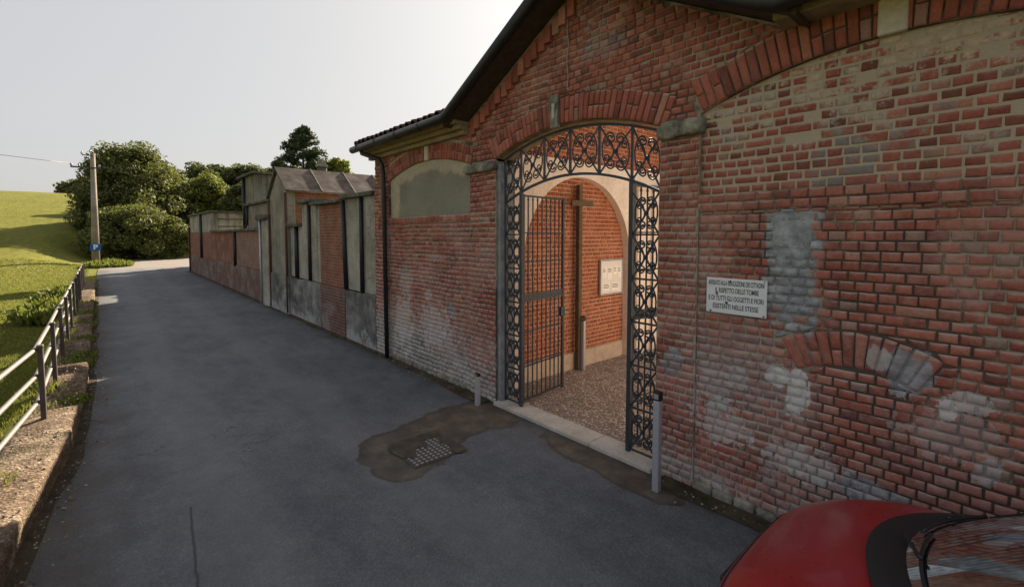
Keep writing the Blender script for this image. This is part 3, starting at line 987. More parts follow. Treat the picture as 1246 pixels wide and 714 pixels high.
# lower courses left of the gate and right of it are more broken
b.build('brick_facing', M['brick'], gh, smooth=True)
for (a, c) in PIL:
    b = MB()
    # pilasters stand two centimetres proud, with a mortar bed of their own
    b.box(-0.022, 0.0, a + 0.001, c - 0.001, 0.0, 3.42, 1)
    lay(b, lambda y, z: a + .004 < y < c - .004 and 0 < z < 3.42, a - 0.02, c, 0.0, 3.42, F(0.022), r=random.Random(int(a * 100)), bl=0.126)
    b.build('pilaster', [M['brick'], M['mortar']], gh, smooth=True)
for (a, c, z0, z1) in ((L0, L1, 2.70, PZ), (R0, R1, 2.712, SZ)):
    b = MB()
    b.box(-0.018, 0.03, a, c, z0, z1, 1)
    lay(b, lambda y, z: a < y < c and z0 < z < z1, a, c, z0, z1, F(0.018), r=random.Random(5), course=(z1 - z0) / 2 if z1 - z0 > .13 else z1 - z0, bl=0.13)
    b.build('string_course', [M['brick_arch'], M['mortar']], gh, smooth=True)
# right lunette: bricks with remains of lime wash
b = MB()
b.box(0.0345, 0.04, R0, R1, SZ, SZ + .01, 1)
lay(b, lambda y, z: right_lun(y, z), R0, R1, SZ, 3.95, F(-0.035), r=random.Random(21), depth=0.007, rough=1.1, stretch=0.10)
for i in range(60):
    a, c = R0 + (R1 - R0) * i / 60, R0 + (R1 - R0) * (i + 1) / 60
    b.face([(0.0335, a, SZ), (0.0335, c, SZ), (0.0335, c, right_arc(c)), (0.0335, a, right_arc(a))][::-1], 1)
o = b.build('washed_lunette', [M['brick_lunette'], M['mortar_lunette']], gh, smooth=True)
tag(o, "brick lunette with flaking cream lime wash")
# left lunette: plaster skin, trowelled, raised ragged rim of cream
b = MB()
N1, N2 = 46, 16
for j in range(N2 + 1):
    for i in range(N1 + 1):
        y = L0 + 0.004 + (L1 - L0 - 0.008) * i / N1
        z = PZ + (left_arc(y) - 0.003 - PZ) * j / N2
        b.v.append((0.022 + 0.006 * mnoise.noise(Vector((y * 3, z * 3, 0))), y, z))
for j in range(N2):
    for i in range(N1):
        b.f.append((j * (N1 + 1) + i, (j + 1) * (N1 + 1) + i, (j + 1) * (N1 + 1) + i + 1, j * (N1 + 1) + i + 1)); b.m.append(0)
m = NT('two_tone_lunette_plaster')
# darker repair covers the middle; older cream skin shows towards the rim
ar = m.math('SUBTRACT', m.math('SUBTRACT', 3.79, m.math('MULTIPLY', m.math('POWER', m.math('SUBTRACT', m.y, LC), 2.0), 0.125)), m.z)
edge = m.math('MINIMUM', ar, m.math('MULTIPLY', m.math('SUBTRACT', 8.45, m.y), 0.8))
k = m.math('ADD', edge, m.math('MULTIPLY', m.math('SUBTRACT', m.noise(2.4, 6, 0.65), 0.5), 0.45))
nn = m.ramp(m.noise(1.4, 7, 0.7), [(0.3, (0.19, 0.18, 0.15)), (0.7, (0.27, 0.25, 0.205))])
base = m.mix(m.step(k, 0.16, 0.26), m.ramp(m.noise(5, 5), [(0.3, (0.35, 0.30, 0.22)), (0.7, (0.45, 0.39, 0.30))]), nn)
base = m.mix(0.5, base, m.ramp(m.noise(28, 6, 0.75), [(0.3, 0.7), (0.7, 1.25)]), 'MULTIPLY')
mat_l = m.bsdf(base, 0.95, m.bump(m.math('ADD', m.noise(50, 6, 0.75), m.noise(7, 4)), 0.5, 0.01), spec=0.15)
tag(b.build('plaster_lunette', mat_l, gh, smooth=True), "plain olive grey plastered lunette")

# arch rings
b = MB(); voussoirs(b, gate_arc, 2.50, 5.22, RING, F(0.004), 38, 0.018, (None, None), random.Random(3)); b.build('arch_ring', M['brick_arch'], gh, smooth=True)
b = MB(); voussoirs(b, left_arc, L0, L1 + .05, RING - .04, F(0.002), 38, 0.018, (None, None), random.Random(4)); b.build('arch_ring', M['brick_arch'], gh, smooth=True)
b = MB(); voussoirs(b, right_arc, R0, R1 - .02, RING, F(0.002), 38, 0.018, (None, None), random.Random(5)); b.build('arch_ring', M['brick_arch'], gh, smooth=True)
# keystones
b = MB(); b.bbox(-0.03, 0.03, 7.03, 7.15, left_arc(7.1) - 0.005, left_arc(7.1) + RING - .02, 0.008); b.build('keystone', M['plaster_cream'], gh)
b = MB(); b.bbox(-0.03, 0.03, 0.65, 0.82, right_arc(.7) - 0.005, right_arc(.7) + RING + .02, 0.008); b.build('keystone', M['plaster_cream'], gh)
b = MB()
b.prism([(3.945, gate_arc(4) - 0.03), (4.055, gate_arc(4) - 0.03), (4.075, gate_arc(4) + .36), (3.925, gate_arc(4) + .36)], F(0), 0.0, 0.06)
ks = b.build('keystone', M['stone'], gh, recalc=True)
b = MB(); b.prism([(3.985, gate_arc(4) + .08), (4.02, gate_arc(4) + .08), (4.025, gate_arc(4) + .26), (3.98, gate_arc(4) + .26)], F(0), 0.059, 0.072); b.build('keystone_figure', M['lime_splotch'], ks, recalc=True)

# imposts: rough stone blocks
def rough_stone(mb, x0, x1, y0, y1, z0, z1, n=5, amp=0.018, seed=0, roundend=None):
    import bmesh
    bm = bmesh.new()
    bmesh.ops.create_cube(bm, size=1)
    bmesh.ops.subdivide_edges(bm, edges=list(bm.edges), cuts=n, use_grid_fill=True)
    for q in bm.verts:
        p = q.co * 2
        k = (max(0, abs(p.x) - .6) / .4, max(0, abs(p.y) - .8) / .2, max(0, abs(p.z) - .5) / .5)
        sh = 1 - 0.07 * (k[0] * k[1] + k[1] * k[2] + k[0] * k[2])
        q.co = Vector(((x0 + x1) / 2 + p.x / 2 * (x1 - x0) * sh, (y0 + y1) / 2 + p.y / 2 * (y1 - y0) * sh, (z0 + z1) / 2 + p.z / 2 * (z1 - z0) * sh))
        q.co += mnoise.noise_vector(q.co * 9 + Vector((seed, 0, 0))) * amp
    bm.verts.index_update()
    mb.raw([tuple(q.co) for q in bm.verts], [tuple(q.index for q in f.verts) for f in bm.faces])
    bm.free()


for i, (a, c, z0, z1) in enumerate(((5.14, 5.92, 3.42, 3.56), (2.10, 2.58, 3.44, 3.61))):
    b = MB(); rough_stone(b, -0.085, 0.2, a, c, z0, z1, 6, 0.022, i * 5)
    b.build('impost', M['stone'], gh, smooth=True)
# relieving arch set in the right-hand bay
b = MB()
rf_ = random.Random(8)
NF = 12
for i in range(NF):
    d0, d1 = -FAN[4] + 2 * FAN[4] * i / NF + .28, -FAN[4] + 2 * FAN[4] * (i + 1) / NF - .28
    cuts = [FAN[2], FAN[3]] if rf_.random() < .6 else [FAN[2], FAN[2] + .14 + rf_.uniform(-.02, .02), FAN[3]]
    for c0, c1 in zip(cuts, cuts[1:]):
        q = [(FAN[0] + R_ * math.sin(math.radians(a_)), FAN[1] + R_ * math.cos(math.radians(a_))) for R_, a_ in ((c0 + .004, d0), (c0 + .004, d1), (c1 - .004, d1), (c1 - .004, d0))]
        q = [(x + rf_.uniform(-.003, .003), y + rf_.uniform(-.003, .003)) for x, y in q]
        brick(b, q, [.012 + rf_.uniform(-.004, .002)] * 4, F(0), rf_.uniform(.5, 1.0))
b.build('relieving_arch', M['brick'], gh, smooth=True)


# patches of cement and lime
def wall_blob(name, pts, mat, d=0.018, amp=0.03, sub=6, off=0.0, rings=5, lump=0.008):
    n = len(pts)
    out = []
    for i in range(n):
        p0, p1, p2, p3 = [Vector((*pts[(i + k_) % n], 0)) for k_ in (-1, 0, 1, 2)]
        for s in range(sub):
            t = s / sub
            q = 0.5 * ((2 * p1) + (p2 - p0) * t + (2 * p0 - 5 * p1 + 4 * p2 - p3) * t * t + (3 * p1 - p0 - 3 * p2 + p3) * t ** 3)
            q = q + Vector((mnoise.noise(q * 14), mnoise.noise(q * 14 + Vector((9, 2, 0))), 0)) * amp
            out.append((q.x, q.y))
    c = (sum(p[0] for p in out) / len(out), sum(p[1] for p in out) / len(out))
    bb = MB()
    m_ = len(out)
    for r_ in range(rings + 1):
        s = 1 - r_ / (rings + 0.5)
        for (x, y) in out:
            yy, zz = c[0] + (x - c[0]) * s, c[1] + (y - c[1]) * s
            dep = 0.0 if r_ == 0 else d + lump * mnoise.noise(Vector((yy * 12, zz * 12, 4)))
            bb.v.append((-(off + dep), yy, zz))
    for r_ in range(rings):
        for i in range(m_):
            j = (i + 1) % m_
            bb.f.append((r_ * m_ + i, r_ * m_ + j, (r_ + 1) * m_ + j, (r_ + 1) * m_ + i)); bb.m.append(0)
    bb.f.append(tuple(rings * m_ + i for i in range(m_))); bb.m.append(0)
    return bb.build(name, mat, gh, smooth=True, recalc=True)


wall_blob('cement_patch', [(1.49, 2.69), (1.495, 2.5), (1.48, 2.32), (1.42, 2.26), (1.34, 2.33), (1.27, 2.24), (1.20, 2.34), (1.17, 2.5), (1.165, 2.69), (1.3, 2.705)], M['cement_patch'], 0.0125, 0.02, lump=0.007)
# low ledge of old stones at the foot of the wall
b = MB()
for a, c in ((1.55, 1.72), (1.74, 1.92), (1.94, 2.12), (1.36, 1.53), (1.15, 1.33)):
    rough_stone(b, -0.05, 0.02, a, c, -0.02, 0.10 + rnd.uniform(-.02, .03), 3, 0.015, a * 7)
b.build('foundation_stones', M['stone'], gh, smooth=True)
b = MB()
for i in range(15):
    a = 5.95 + i * 0.17
    rough_stone(b, -0.03, 0.02, a, a + .155, -0.02, 0.09 + rnd.uniform(-.02, .03), 3, 0.012, a * 7)
b.build('foundation_stones', M['stone'], gh, smooth=True)

# cornice under the eaves and stepped corbel bricks under the rakes
for a, c in ((RIDGE_Y + 2.21, GY1 + .1), (GY0 - .1, RIDGE_Y - 2.21)):
    b = MB()
    if a > 3:
        b.bbox(-0.10, 0.0, a, c, 4.03, 4.10, 0.006)
        b.bbox(-0.19, 0.0, a, c, 4.102, 4.17, 0.006)
    b.bbox(-0.27, 0.0, a, c, 4.172, KINK + .01, 0.006)
    b.build('cornice', M['cornice'], gh)
b = MB()
for s in (1,):
    for i in range(17):
        t = 0.10 + i * 0.122
        y = RIDGE_Y + s * t
        z = RIDGE_Z - 0.547 * t
        b.bbox(-0.05 - 0.02 * (i % 2), 0.0, y - .055, y + .055, z - 0.30, z - 0.10, 0.005)
b.build('corbel_bricks', M['brick_arch'], gh)

# roofs
def tile_strip(mb, p0, along, down, n, length, pitch=0.19, r=0.075, steps=7):
    """half-round tiles: n rows side by side along 'along', each running 'length' up 'down' (unit)"""
    along, down = Vector(along), Vector(down)
    nrm = along.cross(down).normalized()
    if nrm.z < 0: nrm = -nrm
    rr = random.Random(9)
    for i in range(n):
        st = int(length / 0.36) + 1
        for k_ in range(st):
            j0 = rr.uniform(-.012, .012)
            base = Vector(p0) + along * (i * pitch + pitch / 2 + j0) + down * (k_ * 0.36 + rr.uniform(-.015, .015)) + nrm * (0.004 + rr.uniform(0, .012))
            L = min(0.40, length - k_ * 0.36 + 0.04)
            if L < .06: continue
            a_, c_ = [], []
            for q in range(steps + 1):
                an = math.pi * q / steps
                o1 = along * (math.cos(an) * r * 1.05) + nrm * (math.sin(an) * r * 1.05 + .018)
                o2 = along * (math.cos(an) * r * .85) + nrm * (math.sin(an) * r * .85)
                a_.append(base + o1); c_.append(base + down * L + o2)
            n0 = len(mb.v)
            ins = [base + (p - base) * 0.8 for p in a_]
            mb.v += [tuple(p) for p in a_] + [tuple(p) for p in c_] + [tuple(p) for p in ins]
            s1 = steps + 1
            for q in range(steps):
                mb.f.append((n0 + q, n0 + q + 1, n0 + s1 + q + 1, n0 + s1 + q)); mb.m.append(0)
                mb.f.append((n0 + q, n0 + 2 * s1 + q, n0 + 2 * s1 + q + 1, n0 + q + 1)); mb.m.append(0)


XO, XB = -0.35, 2.2
pit = math.tan(math.radians(20))
b = MB()
for a, c in ((RIDGE_Y + 2.20, GY1 + .12), (GY0 - .12, RIDGE_Y - 2.20)):
    b.prism([(XO, KINK + .012), (XB, KINK + .012 + (XB - XO) * pit), (XB, KINK + .07 + (XB - XO) * pit), (XO, KINK + .055)], lambda u, v, d: (u, d, v), a, c)
for s in (-1, 1):
    t1 = 2.40
    b.prism([(RIDGE_Y, RIDGE_Z + .012), (RIDGE_Y + s * t1, RIDGE_Z + .012 - .547 * t1), (RIDGE_Y + s * t1, RIDGE_Z + .065 - .547 * t1), (RIDGE_Y, RIDGE_Z + .065)], lambda u, v, d: (d, u, v), XO + .003, XB)
b.build('roof_deck', mat_simple('dark_soffit_board', (0.075, 0.055, 0.042), 0.85, 0, 0.4, 12, 0.2, 0.4), gh, recalc=True)
b = MB()
up = Vector((1, 0, pit)).normalized()
n_ = int((GY1 + .12 - RIDGE_Y - 2.20) / .19)
tile_strip(b, (XO - .03, RIDGE_Y + 2.20, KINK + .06), (0, 1, 0), up, n_, (XB - XO) / up.x)
n_ = int((RIDGE_Y - 2.20 - GY0 + .12) / .19)
tile_strip(b, (XO - .03, GY0 - .12, KINK + .06), (0, 1, 0), up, n_, (XB - XO) / up.x)
for s in (-1, 1):
    dn = Vector((0, -s, .547)).normalized()
    tile_strip(b, (XO + .02, RIDGE_Y + s * 2.40, RIDGE_Z + .065 - .547 * 2.40), (1, 0, 0), dn, 13, 2.40 * math.hypot(1, .547))
b.tube([(XO - .04, RIDGE_Y, RIDGE_Z + .10), (XB, RIDGE_Y, RIDGE_Z + .10)], 0.10, 10)
b.build('roof_tiles', M['tile'], gh, smooth=True)
# gutter following eave and rakes, with its downpipe
b = MB()
ez = KINK + .005
path = [(XO - .07, GY1 + .15, ez - .015), (XO - .07, RIDGE_Y + 2.29, ez + .01)]
path += [(XO - .07, RIDGE_Y + 2.18, ez + .05), (XO - .07, RIDGE_Y + .02, RIDGE_Z + .005)]
b.tube(path, 0.068, 10)
b.tube([(XO - .07, RIDGE_Y - .02, RIDGE_Z + .005), (XO - .07, RIDGE_Y - 2.18, ez + .05), (XO - .07, RIDGE_Y - 2.29, ez + .01), (XO - .07, GY0 - .15, ez - .015)], 0.068, 10)
for y in (6.6, 7.4, 8.2, 9.0):
    b.tube([(XO - .07, y - .01, ez), (XO - .07, y + .01, ez)], 0.074, 10)
b.build('gutter', M['gutter'], gh, smooth=True)
b = MB()
b.tube([(XO - .05, 8.95, ez - .04), (XO - .04, 8.93, ez - .12), (-0.16, 8.66, 3.98), (-0.11, 8.60, 3.86), (-0.10, 8.59, 3.6), (-0.10, 8.55, 0.02)], 0.043, 10)
for z in (0.5, 1.9, 3.2):
    b.tube([(-0.10, 8.56 + .01 * z, z - .02), (-0.10, 8.56 + .01 * z, z + .02)], 0.05, 10)
b.build('downpipe', M['pipe'], gh, smooth=True)
# loose cable on the gable
b = MB()
pts = [(-0.03, 3.80 + .012 * math.sin(i * .9), 5.05 - i * .055) for i in range(15)] + [(-0.04, 3.80, 4.25), (-0.05, 3.77, 4.22), (-.05, 3.74, 4.24)]
b.tube(pts, 0.007, 5)
b.build('cable', M['ceramic'], gh, smooth=True)

# passage behind the gate: left side wall in orange brick inside a white plastered arch
YW = 5.40
AX, AR, AZ = 2.19, 1.45, 2.06
b = MB()
b.box(0.36, 5.3, YW + .16, YW + .4, 0, 4.6, 1)
lay(b, lambda x, z: 0.40 < x < 5.2 and .32 < z < 3.9, 0.36, 5.3, 0.33, 3.9, lambda u, v, d: (u, YW + .16 - d, v), r=random.Random(31), miss=0, rough=0.7, joint=0.013)
b.build('passage_brick_wall', [M['brick_inside'], M['mortar_inside']], gh, smooth=True)


def arch_in(x):
    q = AR * AR - (x - AX) ** 2
    return AZ + math.sqrt(q) if q > 0 else None


b = MB()
xs = sorted(set([AX - AR, AX + AR] + [AX - AR * math.cos(math.pi * i / 40) for i in range(41)]))
ZT = 3.78
b.box(0.345, AX - AR, YW, YW + .155, 0, ZT)
b.box(AX + AR, 5.25, YW, YW + .155, 0, ZT)
for a, c in zip(xs, xs[1:]):
    za, zc = (arch_in(a) or AZ), (arch_in(c) or AZ)
    b.face([(a, YW, za), (c, YW, zc), (c, YW, ZT), (a, YW, ZT)])
    b.face([(a, YW, za), (a, YW + .155, za), (c, YW + .155, zc), (c, YW, zc)])
# moulded pilasters beyond the arch
for a, c in ((3.86, 4.10), (4.42, 4.66)):
    b.bbox(a, c, YW - .06, YW - .001, 0, 3.4, 0.012)
    b.bbox(a - .03, c + .03, YW - .09, YW - .001, 3.4, 3.52, 0.012)
b.build('passage_plaster', M['plaster_white'], gh, recalc=True)
b = MB()
b.box(0.36, 5.3, YW + .05, YW + .4, ZT + .003, 5.3, 1)
lay(b, lambda x, z: ZT + .01 < z < 5.3 and .4 < x < 5.25, 0.36, 5.3, ZT + .01, 5.3, lambda u, v, d: (u, YW + .05 - d, v), r=random.Random(33), miss=0, rough=0.7)
b.build('upper_brick_wall', [M['brick_inside'], M['mortar_inside']], gh, smooth=True)
b = MB(); b.bbox(AX - AR + .02, AX + AR - .02, YW + .11, YW + .157, 0, .33, 0.006); b.build('stone_base', M['base_stone'], gh)
# unseen right side wall of the passage, white to bounce sunlight onto the left
b = MB(); b.box(0.36, 5.3, 1.7, 2.0, 0, 3.9); b.build('passage_side_wall', M['plaster_white'], gh)
# threshold
b = MB()
for a, c in ((2.56, 3.38), (3.388, 4.28), (4.288, 5.165)):
    b.bbox(-0.09, 0.24, a, c, -0.02, 0.045, 0.008)
b.build('threshold', M['sill'], gh)
b = MB()
b.face([(0.24, 2.0, 0.03), (5.3, 2.0, 0.03), (5.3, 5.56, 0.03), (0.24, 5.56, 0.03)])
b.face([(5.3, -1, 0.03), (16, -1, 0.03), (16, 9.1, 0.03), (5.3, 9.1, 0.03)])
tag(b.build('cobbled_path', M['cobble']), kind='structure')

# ------------------------------------------------------------------ wrought iron gate
GX = 0.10
gate = empty('wrought_iron_gate', (GX, GC, 0), "dark wrought iron gate with scrollwork side panels and one leaf swung open inwards", "gate")


def low_arc(y):
    return 3.24 - 0.19 * (y - GC) ** 2


def up_arc(y):
    return gate_arc(y) - 0.03


YL, YR, YLE, YRE = 4.76, 2.96, 5.10, 2.59


def scroll_pts(w, h):
    """C scroll bulging to -u, in metres around the cell centre"""
    rx, ry, r0 = w * 0.26, h * 0.36, min(w, h) * 0.135
    pts = []

    def spiral(sgn):
        out = []
        for i in range(19):
            t = i / 18
            r_ = r0 * (1 - 0.62 * t)
            an = math.pi / 2 - t * 2 * math.pi * 1.15
            out.append((-0.15 * w + r_ * math.cos(an), sgn * (ry - r0 + r_ * math.sin(an))))
        return out
    top, bot = spiral(1), spiral(-1)
    arc = []
    for i in range(1, 14):
        an = math.pi / 2 + math.pi * i / 14
        arc.append((-0.15 * w + rx * math.cos(an), ry * math.sin(an)))
    return top[::-1] + arc + bot


def cell(mb, c00, c10, c11, c01, x, r=0.0112, orient='lr'):
    """iron ornament in the quad (y,z): crossed bars and facing scrolls"""
    w = math.hypot(c10[0] - c00[0], c10[1] - c00[1]); h = math.hypot(c01[0] - c00[0], c01[1] - c00[1])

    def B(u, v):
        return tuple((1 - u) * (1 - v) * a + u * (1 - v) * b_ + u * v * c + (1 - u) * v * d for a, b_, c, d in zip(c00, c10, c11, c01))

    def P(u, v, dx=0):
        q = B(u, v)
        return (x + dx, q[0], q[1])
    mb.tube([P(0.02, 0.02, -.006), P(0.98, 0.98, -.006)], r * 1.05, 4)
    mb.tube([P(0.98, 0.02, .006), P(0.02, 0.98, .006)], r * 1.05, 4)
    sp = scroll_pts(w, h)
    for s in (-1, 1):
        pts = [P(0.5 - s * (-px) / w, 0.5 + py / h) for px, py in sp]
        mb.tube(pts, r * 0.85, 5)
        for e in (pts[0], pts[-1]):
            mb.sphere(e, r * 1.35, 6, 4)
    sp2 = scroll_pts(w * .72, h * .62)
    for s in (-1, 1):
        pts = [P(0.5 + s * (0.36 * w + px) / w, 0.5 + py / h) for px, py in sp2]
        mb.tube(pts, r * 0.7, 5)
        for e in (pts[0], pts[-1]):
            mb.sphere(e, r * 1.1, 6, 4)
    for (u, v) in ((0.5, 0.5), ):
        mb.sphere(P(u, v), r * 2.1, 8, 5)


b = MB()
for y in (YL, YR):
    b.bbox(GX - .02, GX + .02, y - .026, y + .026, 0.02, low_arc(y) + .02, 0.003)
for y in (YLE, YRE):
    b.bbox(GX - .018, GX + .018, y - .018, y + .018, 0.05, up_arc(y), 0.003)
for arc in (low_arc, up_arc):
    pts = [(GX, YRE + (YLE - YRE) * i / 30, arc(YRE + (YLE - YRE) * i / 30) - (0.0 if arc is low_arc else .012)) for i in range(31)]
    b.tube(pts, 0.021, 4)
b.build('frame', M['iron'], gate)
for (ya, yc) in ((YL, YLE), (YRE, YR)):
    b = MB()
    zs = [0.08 + i * 0.483 for i in range(7)]
    zs[-1] = 2.96
    for z in zs[:-1]:
        b.bbox(GX - .012, GX + .012, ya, yc, z - .010, z + .010, 0.002)
    for z0, z1 in zip(zs, zs[1:]):
        cell(b, (ya + .02, z0), (yc - .02, z0), (yc - .02, z1), (ya + .02, z1), GX)
    b.build('side_panel', M['iron'], gate, smooth=False)
b = MB()
cy = [YRE, YR, 3.41, 3.86, 4.31, YL, YLE]
for a, c in zip(cy, cy[1:]):
    cell(b, (a, low_arc(a) + .01), (c, low_arc(c) + .01), (c, up_arc(c) - .02), (a, up_arc(a) - .02), GX)
for y in cy[1:-1]:
    b.bbox(GX - .014, GX + .014, y - .014, y + .014, low_arc(y), up_arc(y), 0.003)
b.build('overthrow', M['iron'], gate)


def leaf(y_hinge, sgn, ang, arcs=True):
    """leaf swung inwards about the post; local s runs from hinge to free edge"""
    W = 0.98
    ca, sa = math.cos(ang), math.sin(ang)

    def P(s, z, d=0.0):
        return (GX + .03 + s * ca - d * sa, y_hinge + sgn * (s * sa + d * ca), z)
    fr_ = MB()
    for s in (0.02, W):
        fr_.tube([P(s, 0.07), P(s, 3.06)], 0.026 if s > .5 else .022, 4)
    for z, r_ in ((0.11, .016), (3.04, .018), (0.60, .013), (0.645, .010), (1.10, .013), (1.55, .02), (1.63, .018), (2.10, .012), (2.52, .012)):
        fr_.tube([P(0.02, z), P(W, z)], r_, 4)
    fr_.raw([P(0.02, 1.555, -.006), P(W, 1.555, -.006), P(W, 1.625, -.006), P(0.02, 1.625, -.006), P(0.02, 1.555, .006), P(W, 1.555, .006), P(W, 1.625, .006), P(0.02, 1.625, .006)], [(0, 1, 2, 3), (4, 7, 6, 5)])
    lf = fr_.build('gate_leaf', M['iron'], gate)
    bars = MB()
    for k_ in range(1, 9):
        s = 0.02 + (W - .02) * k_ / 9
        bars.tube([P(s, 0.10), P(s, 3.03)], 0.0105, 6)
        for z in (0.60, 1.10, 2.10, 2.52):
            bars.sphere(P(s, z), 0.019, 6, 4)
            bars.sphere(P(s, z + .05), 0.013, 6, 4)
        bars.sphere(P(s, 2.99), 0.017, 6, 4)
    bars.build('bars', M['iron'], lf)
    lk = MB()
    a = P(W - .02, 1.28, .0)
    lk.bbox(a[0] - .05, a[0] + .05, a[1] - .03, a[1] + .03, 1.22, 1.36, 0.006)
    lk.build('lock_box', M['iron'], lf)


leaf(YL + .01, 1, math.radians(7))
leaf(YR, -1, math.radians(8))

# ------------------------------------------------------------------ things at the gate
proto = empty('gate_sensor_post', (-0.33, 2.34, 0), "tall pale aluminium sensor post with black cap right of the gate", "post", "sensor posts of the automatic gate")
b = MB(); b.bbox(-0.36, -0.30, 2.305, 2.375, 0.0, 0.90, 0.006); b.build('column', M['alu'], proto)
b = MB(); b.bbox(-0.362, -0.298, 2.302, 2.378, 0.90, 0.99, 0.008); hd = b.build('cap', M['black_plastic'], proto)
b = MB(); b.bbox(-0.366, -0.361, 2.315, 2.365, 0.92, 0.97, 0.002); b.build('lens', M['ceramic'], hd)
p2 = copy_tree(proto); p2.location = (-0.27, 5.30, 0); p2.scale = (1, 1, .48); p2['label'] = "short sensor post by the left gate pier, near the brown patch"
p3 = copy_tree(proto); p3.location = (2.18, 5.36, 0.03); p3['label'] = "pale sensor post inside the passage at the foot of the wooden cross"

cr = empty('wooden_cross', (2.14, 5.44, 0.03), "tall grey brown wooden cross standing against the orange brick wall inside the gate", "cross")
b = MB(); b.bbox(2.095, 2.185, 5.40, 5.49, 0.03, 3.38, 0.006); b.build('upright', M['wood'], cr)
b = MB(); b.bbox(1.86, 2.44, 5.365, 5.398, 3.0, 3.10, 0.006); b.build('crossbar', M['wood'], cr)

nb = empty('notice_board', (3.2, 5.5, 1.35), "framed notice board with white papers on the brick wall inside the gate", "notice board")
b = MB(); b.bbox(2.86, 3.54, 5.50, 5.535, 1.34, 1.98, 0.006); b.build('board', M['board'], nb)
for (x, z, w, h) in ((2.90, 1.66, .13, .2), (3.06, 1.62, .15, .24), (3.25, 1.70, .12, .17), (3.39, 1.64, .12, .22), (2.93, 1.4, .2, .15), (3.2, 1.39, .24, .16)):
    b = MB(); b.box(x, x + w, 5.4955, 5.4985, z, z + h)
    pp = b.build('paper', M['paper'], nb)
    b = MB()
    for k_ in range(3):
        b.box(x + .02, x + w - rnd.uniform(.02, .05), 5.4935, 5.4952, z + h - .04 - k_ * .03, z + h - .028 - k_ * .03)
    b.build('print', M['ink'], pp)
b = MB()
for (x0, x1, z0, z1) in ((2.84, 3.56, 1.315, 1.338), (2.84, 3.56, 1.982, 2.005), (2.84, 2.858, 1.339, 1.981), (3.542, 3.56, 1.339, 1.981)):
    b.bbox(x0, x1, 5.485, 5.535, z0, z1, 0.004)
b.build('frame', M['alu'], nb)

# enamel plaque
pq = empty('enamel_plaque', (-0.02, 1.765, 1.78), "white enamel plaque with black capital lettering on the brick wall right of the gate", "sign")
tilt = -0.012
b = MB(); b.bbox(-0.034, -0.020, 1.50, 2.03, 1.775, 2.10, 0.004); b.build('plate', M['enamel'], pq)


def text_mesh(s, size, name, mat, parent, loc, rot, width=None, extr=0.0006, offset=0.0):
    cu = bpy.data.curves.new(name, 'FONT')
    cu.body = s
    cu.size = size
    cu.align_x = 'CENTER'
    cu.align_y = 'CENTER'
    cu.extrude = extr
    cu.offset = offset
    tmp = bpy.data.objects.new('tmp', cu)
    col.objects.link(tmp)
    dg = bpy.context.evaluated_depsgraph_get()
    dg.update()
    me = bpy.data.meshes.new_from_object(tmp.evaluated_get(dg))
    bpy.data.objects.remove(tmp)
    bpy.data.curves.remove(cu)
    xsv = [v.co.x for v in me.vertices]
    cur = max(xsv) - min(xsv)
    me.transform(Matrix.Scale((width / cur) if width else 1.0, 4, (1, 0, 0)))
    me.transform(Matrix.Translation(loc) @ rot)
    me.materials.clear()
    me.materials.append(mat)
    o = bpy.data.objects.new(name, me)
    col.objects.link(o)
    o.parent = parent
    o.matrix_parent_inverse = world_mat(parent).inverted()
    return o


ROTW = Matrix(((0, 0, -1, 0), (-1, 0, 0, 0), (0, 1, 0, 0), (0, 0, 0, 1)))     # text faces -X, reads towards -Y
for s, z, w, yc in (("AFFIDATO ALLA EDUCAZIONE DEI CITTADINI", 2.052, 0.49, 1.765), ("IL RISPETTO DELLE TOMBE", 1.985, 0.38, 1.755), ("E DI TUTTI GLI OGGETTI E FIORI", 1.912, 0.48, 1.765), ("ESISTENTI NELLE STESSE", 1.838, 0.40, 1.765)):
    text_mesh(s, 0.062, 'lettering', M['ink'], pq, (-0.0348, yc, z), ROTW, w, offset=0.0008)
for (y, z, r_) in ((1.985, 1.79, .009), (1.52, 1.79, .008), (1.81, 2.07, .012), (1.93, 1.955, .011), (1.84, 1.875, .013), (1.52, 2.09, .006)):
    b = MB(); b.tube([(-0.0345, y, z), (-0.0375, y, z)], r_, 8)
    b.build('rust_spot', M['enamel_rust'], pq)

# manhole cover
mc = empty('manhole_cover', (-1.55, 4.6, 0.0), "square chequered iron manhole cover half smeared with mortar in the brown patch", "manhole cover")
b = MB()
b.box(-1.86, -1.26, 4.29, 4.89, 0.0, 0.009)
mcp = b.build('cover', mat_simple('dull_cover_iron', (0.085, 0.078, 0.072), 0.6, 0.3, 0.4, 9), mc)
b = MB()
for i in range(10):
    for j in range(10):
        x, y = -1.83 + i * .0605, 4.32 + j * .0605
        b.prism([(x - .021, y), (x, y - .021), (x + .021, y), (x, y + .021)], lambda u, v, d: (u, v, d), 0.0085, 0.0135)
b.build('tread_pattern', mat_simple('polished_iron', (0.33, 0.31, 0.30), 0.5, 0.2, 0.2, 12), mc, recalc=True)
b = MB()
for (x0, x1, y0, y1) in ((-1.885, -1.861, 4.265, 4.915), (-1.259, -1.235, 4.265, 4.915), (-1.861, -1.259, 4.265, 4.289), (-1.861, -1.259, 4.891, 4.915)):
    b.box(x0, x1, y0, y1, 0.0, 0.008)
b.build('rim', M['rail_post'], mc)
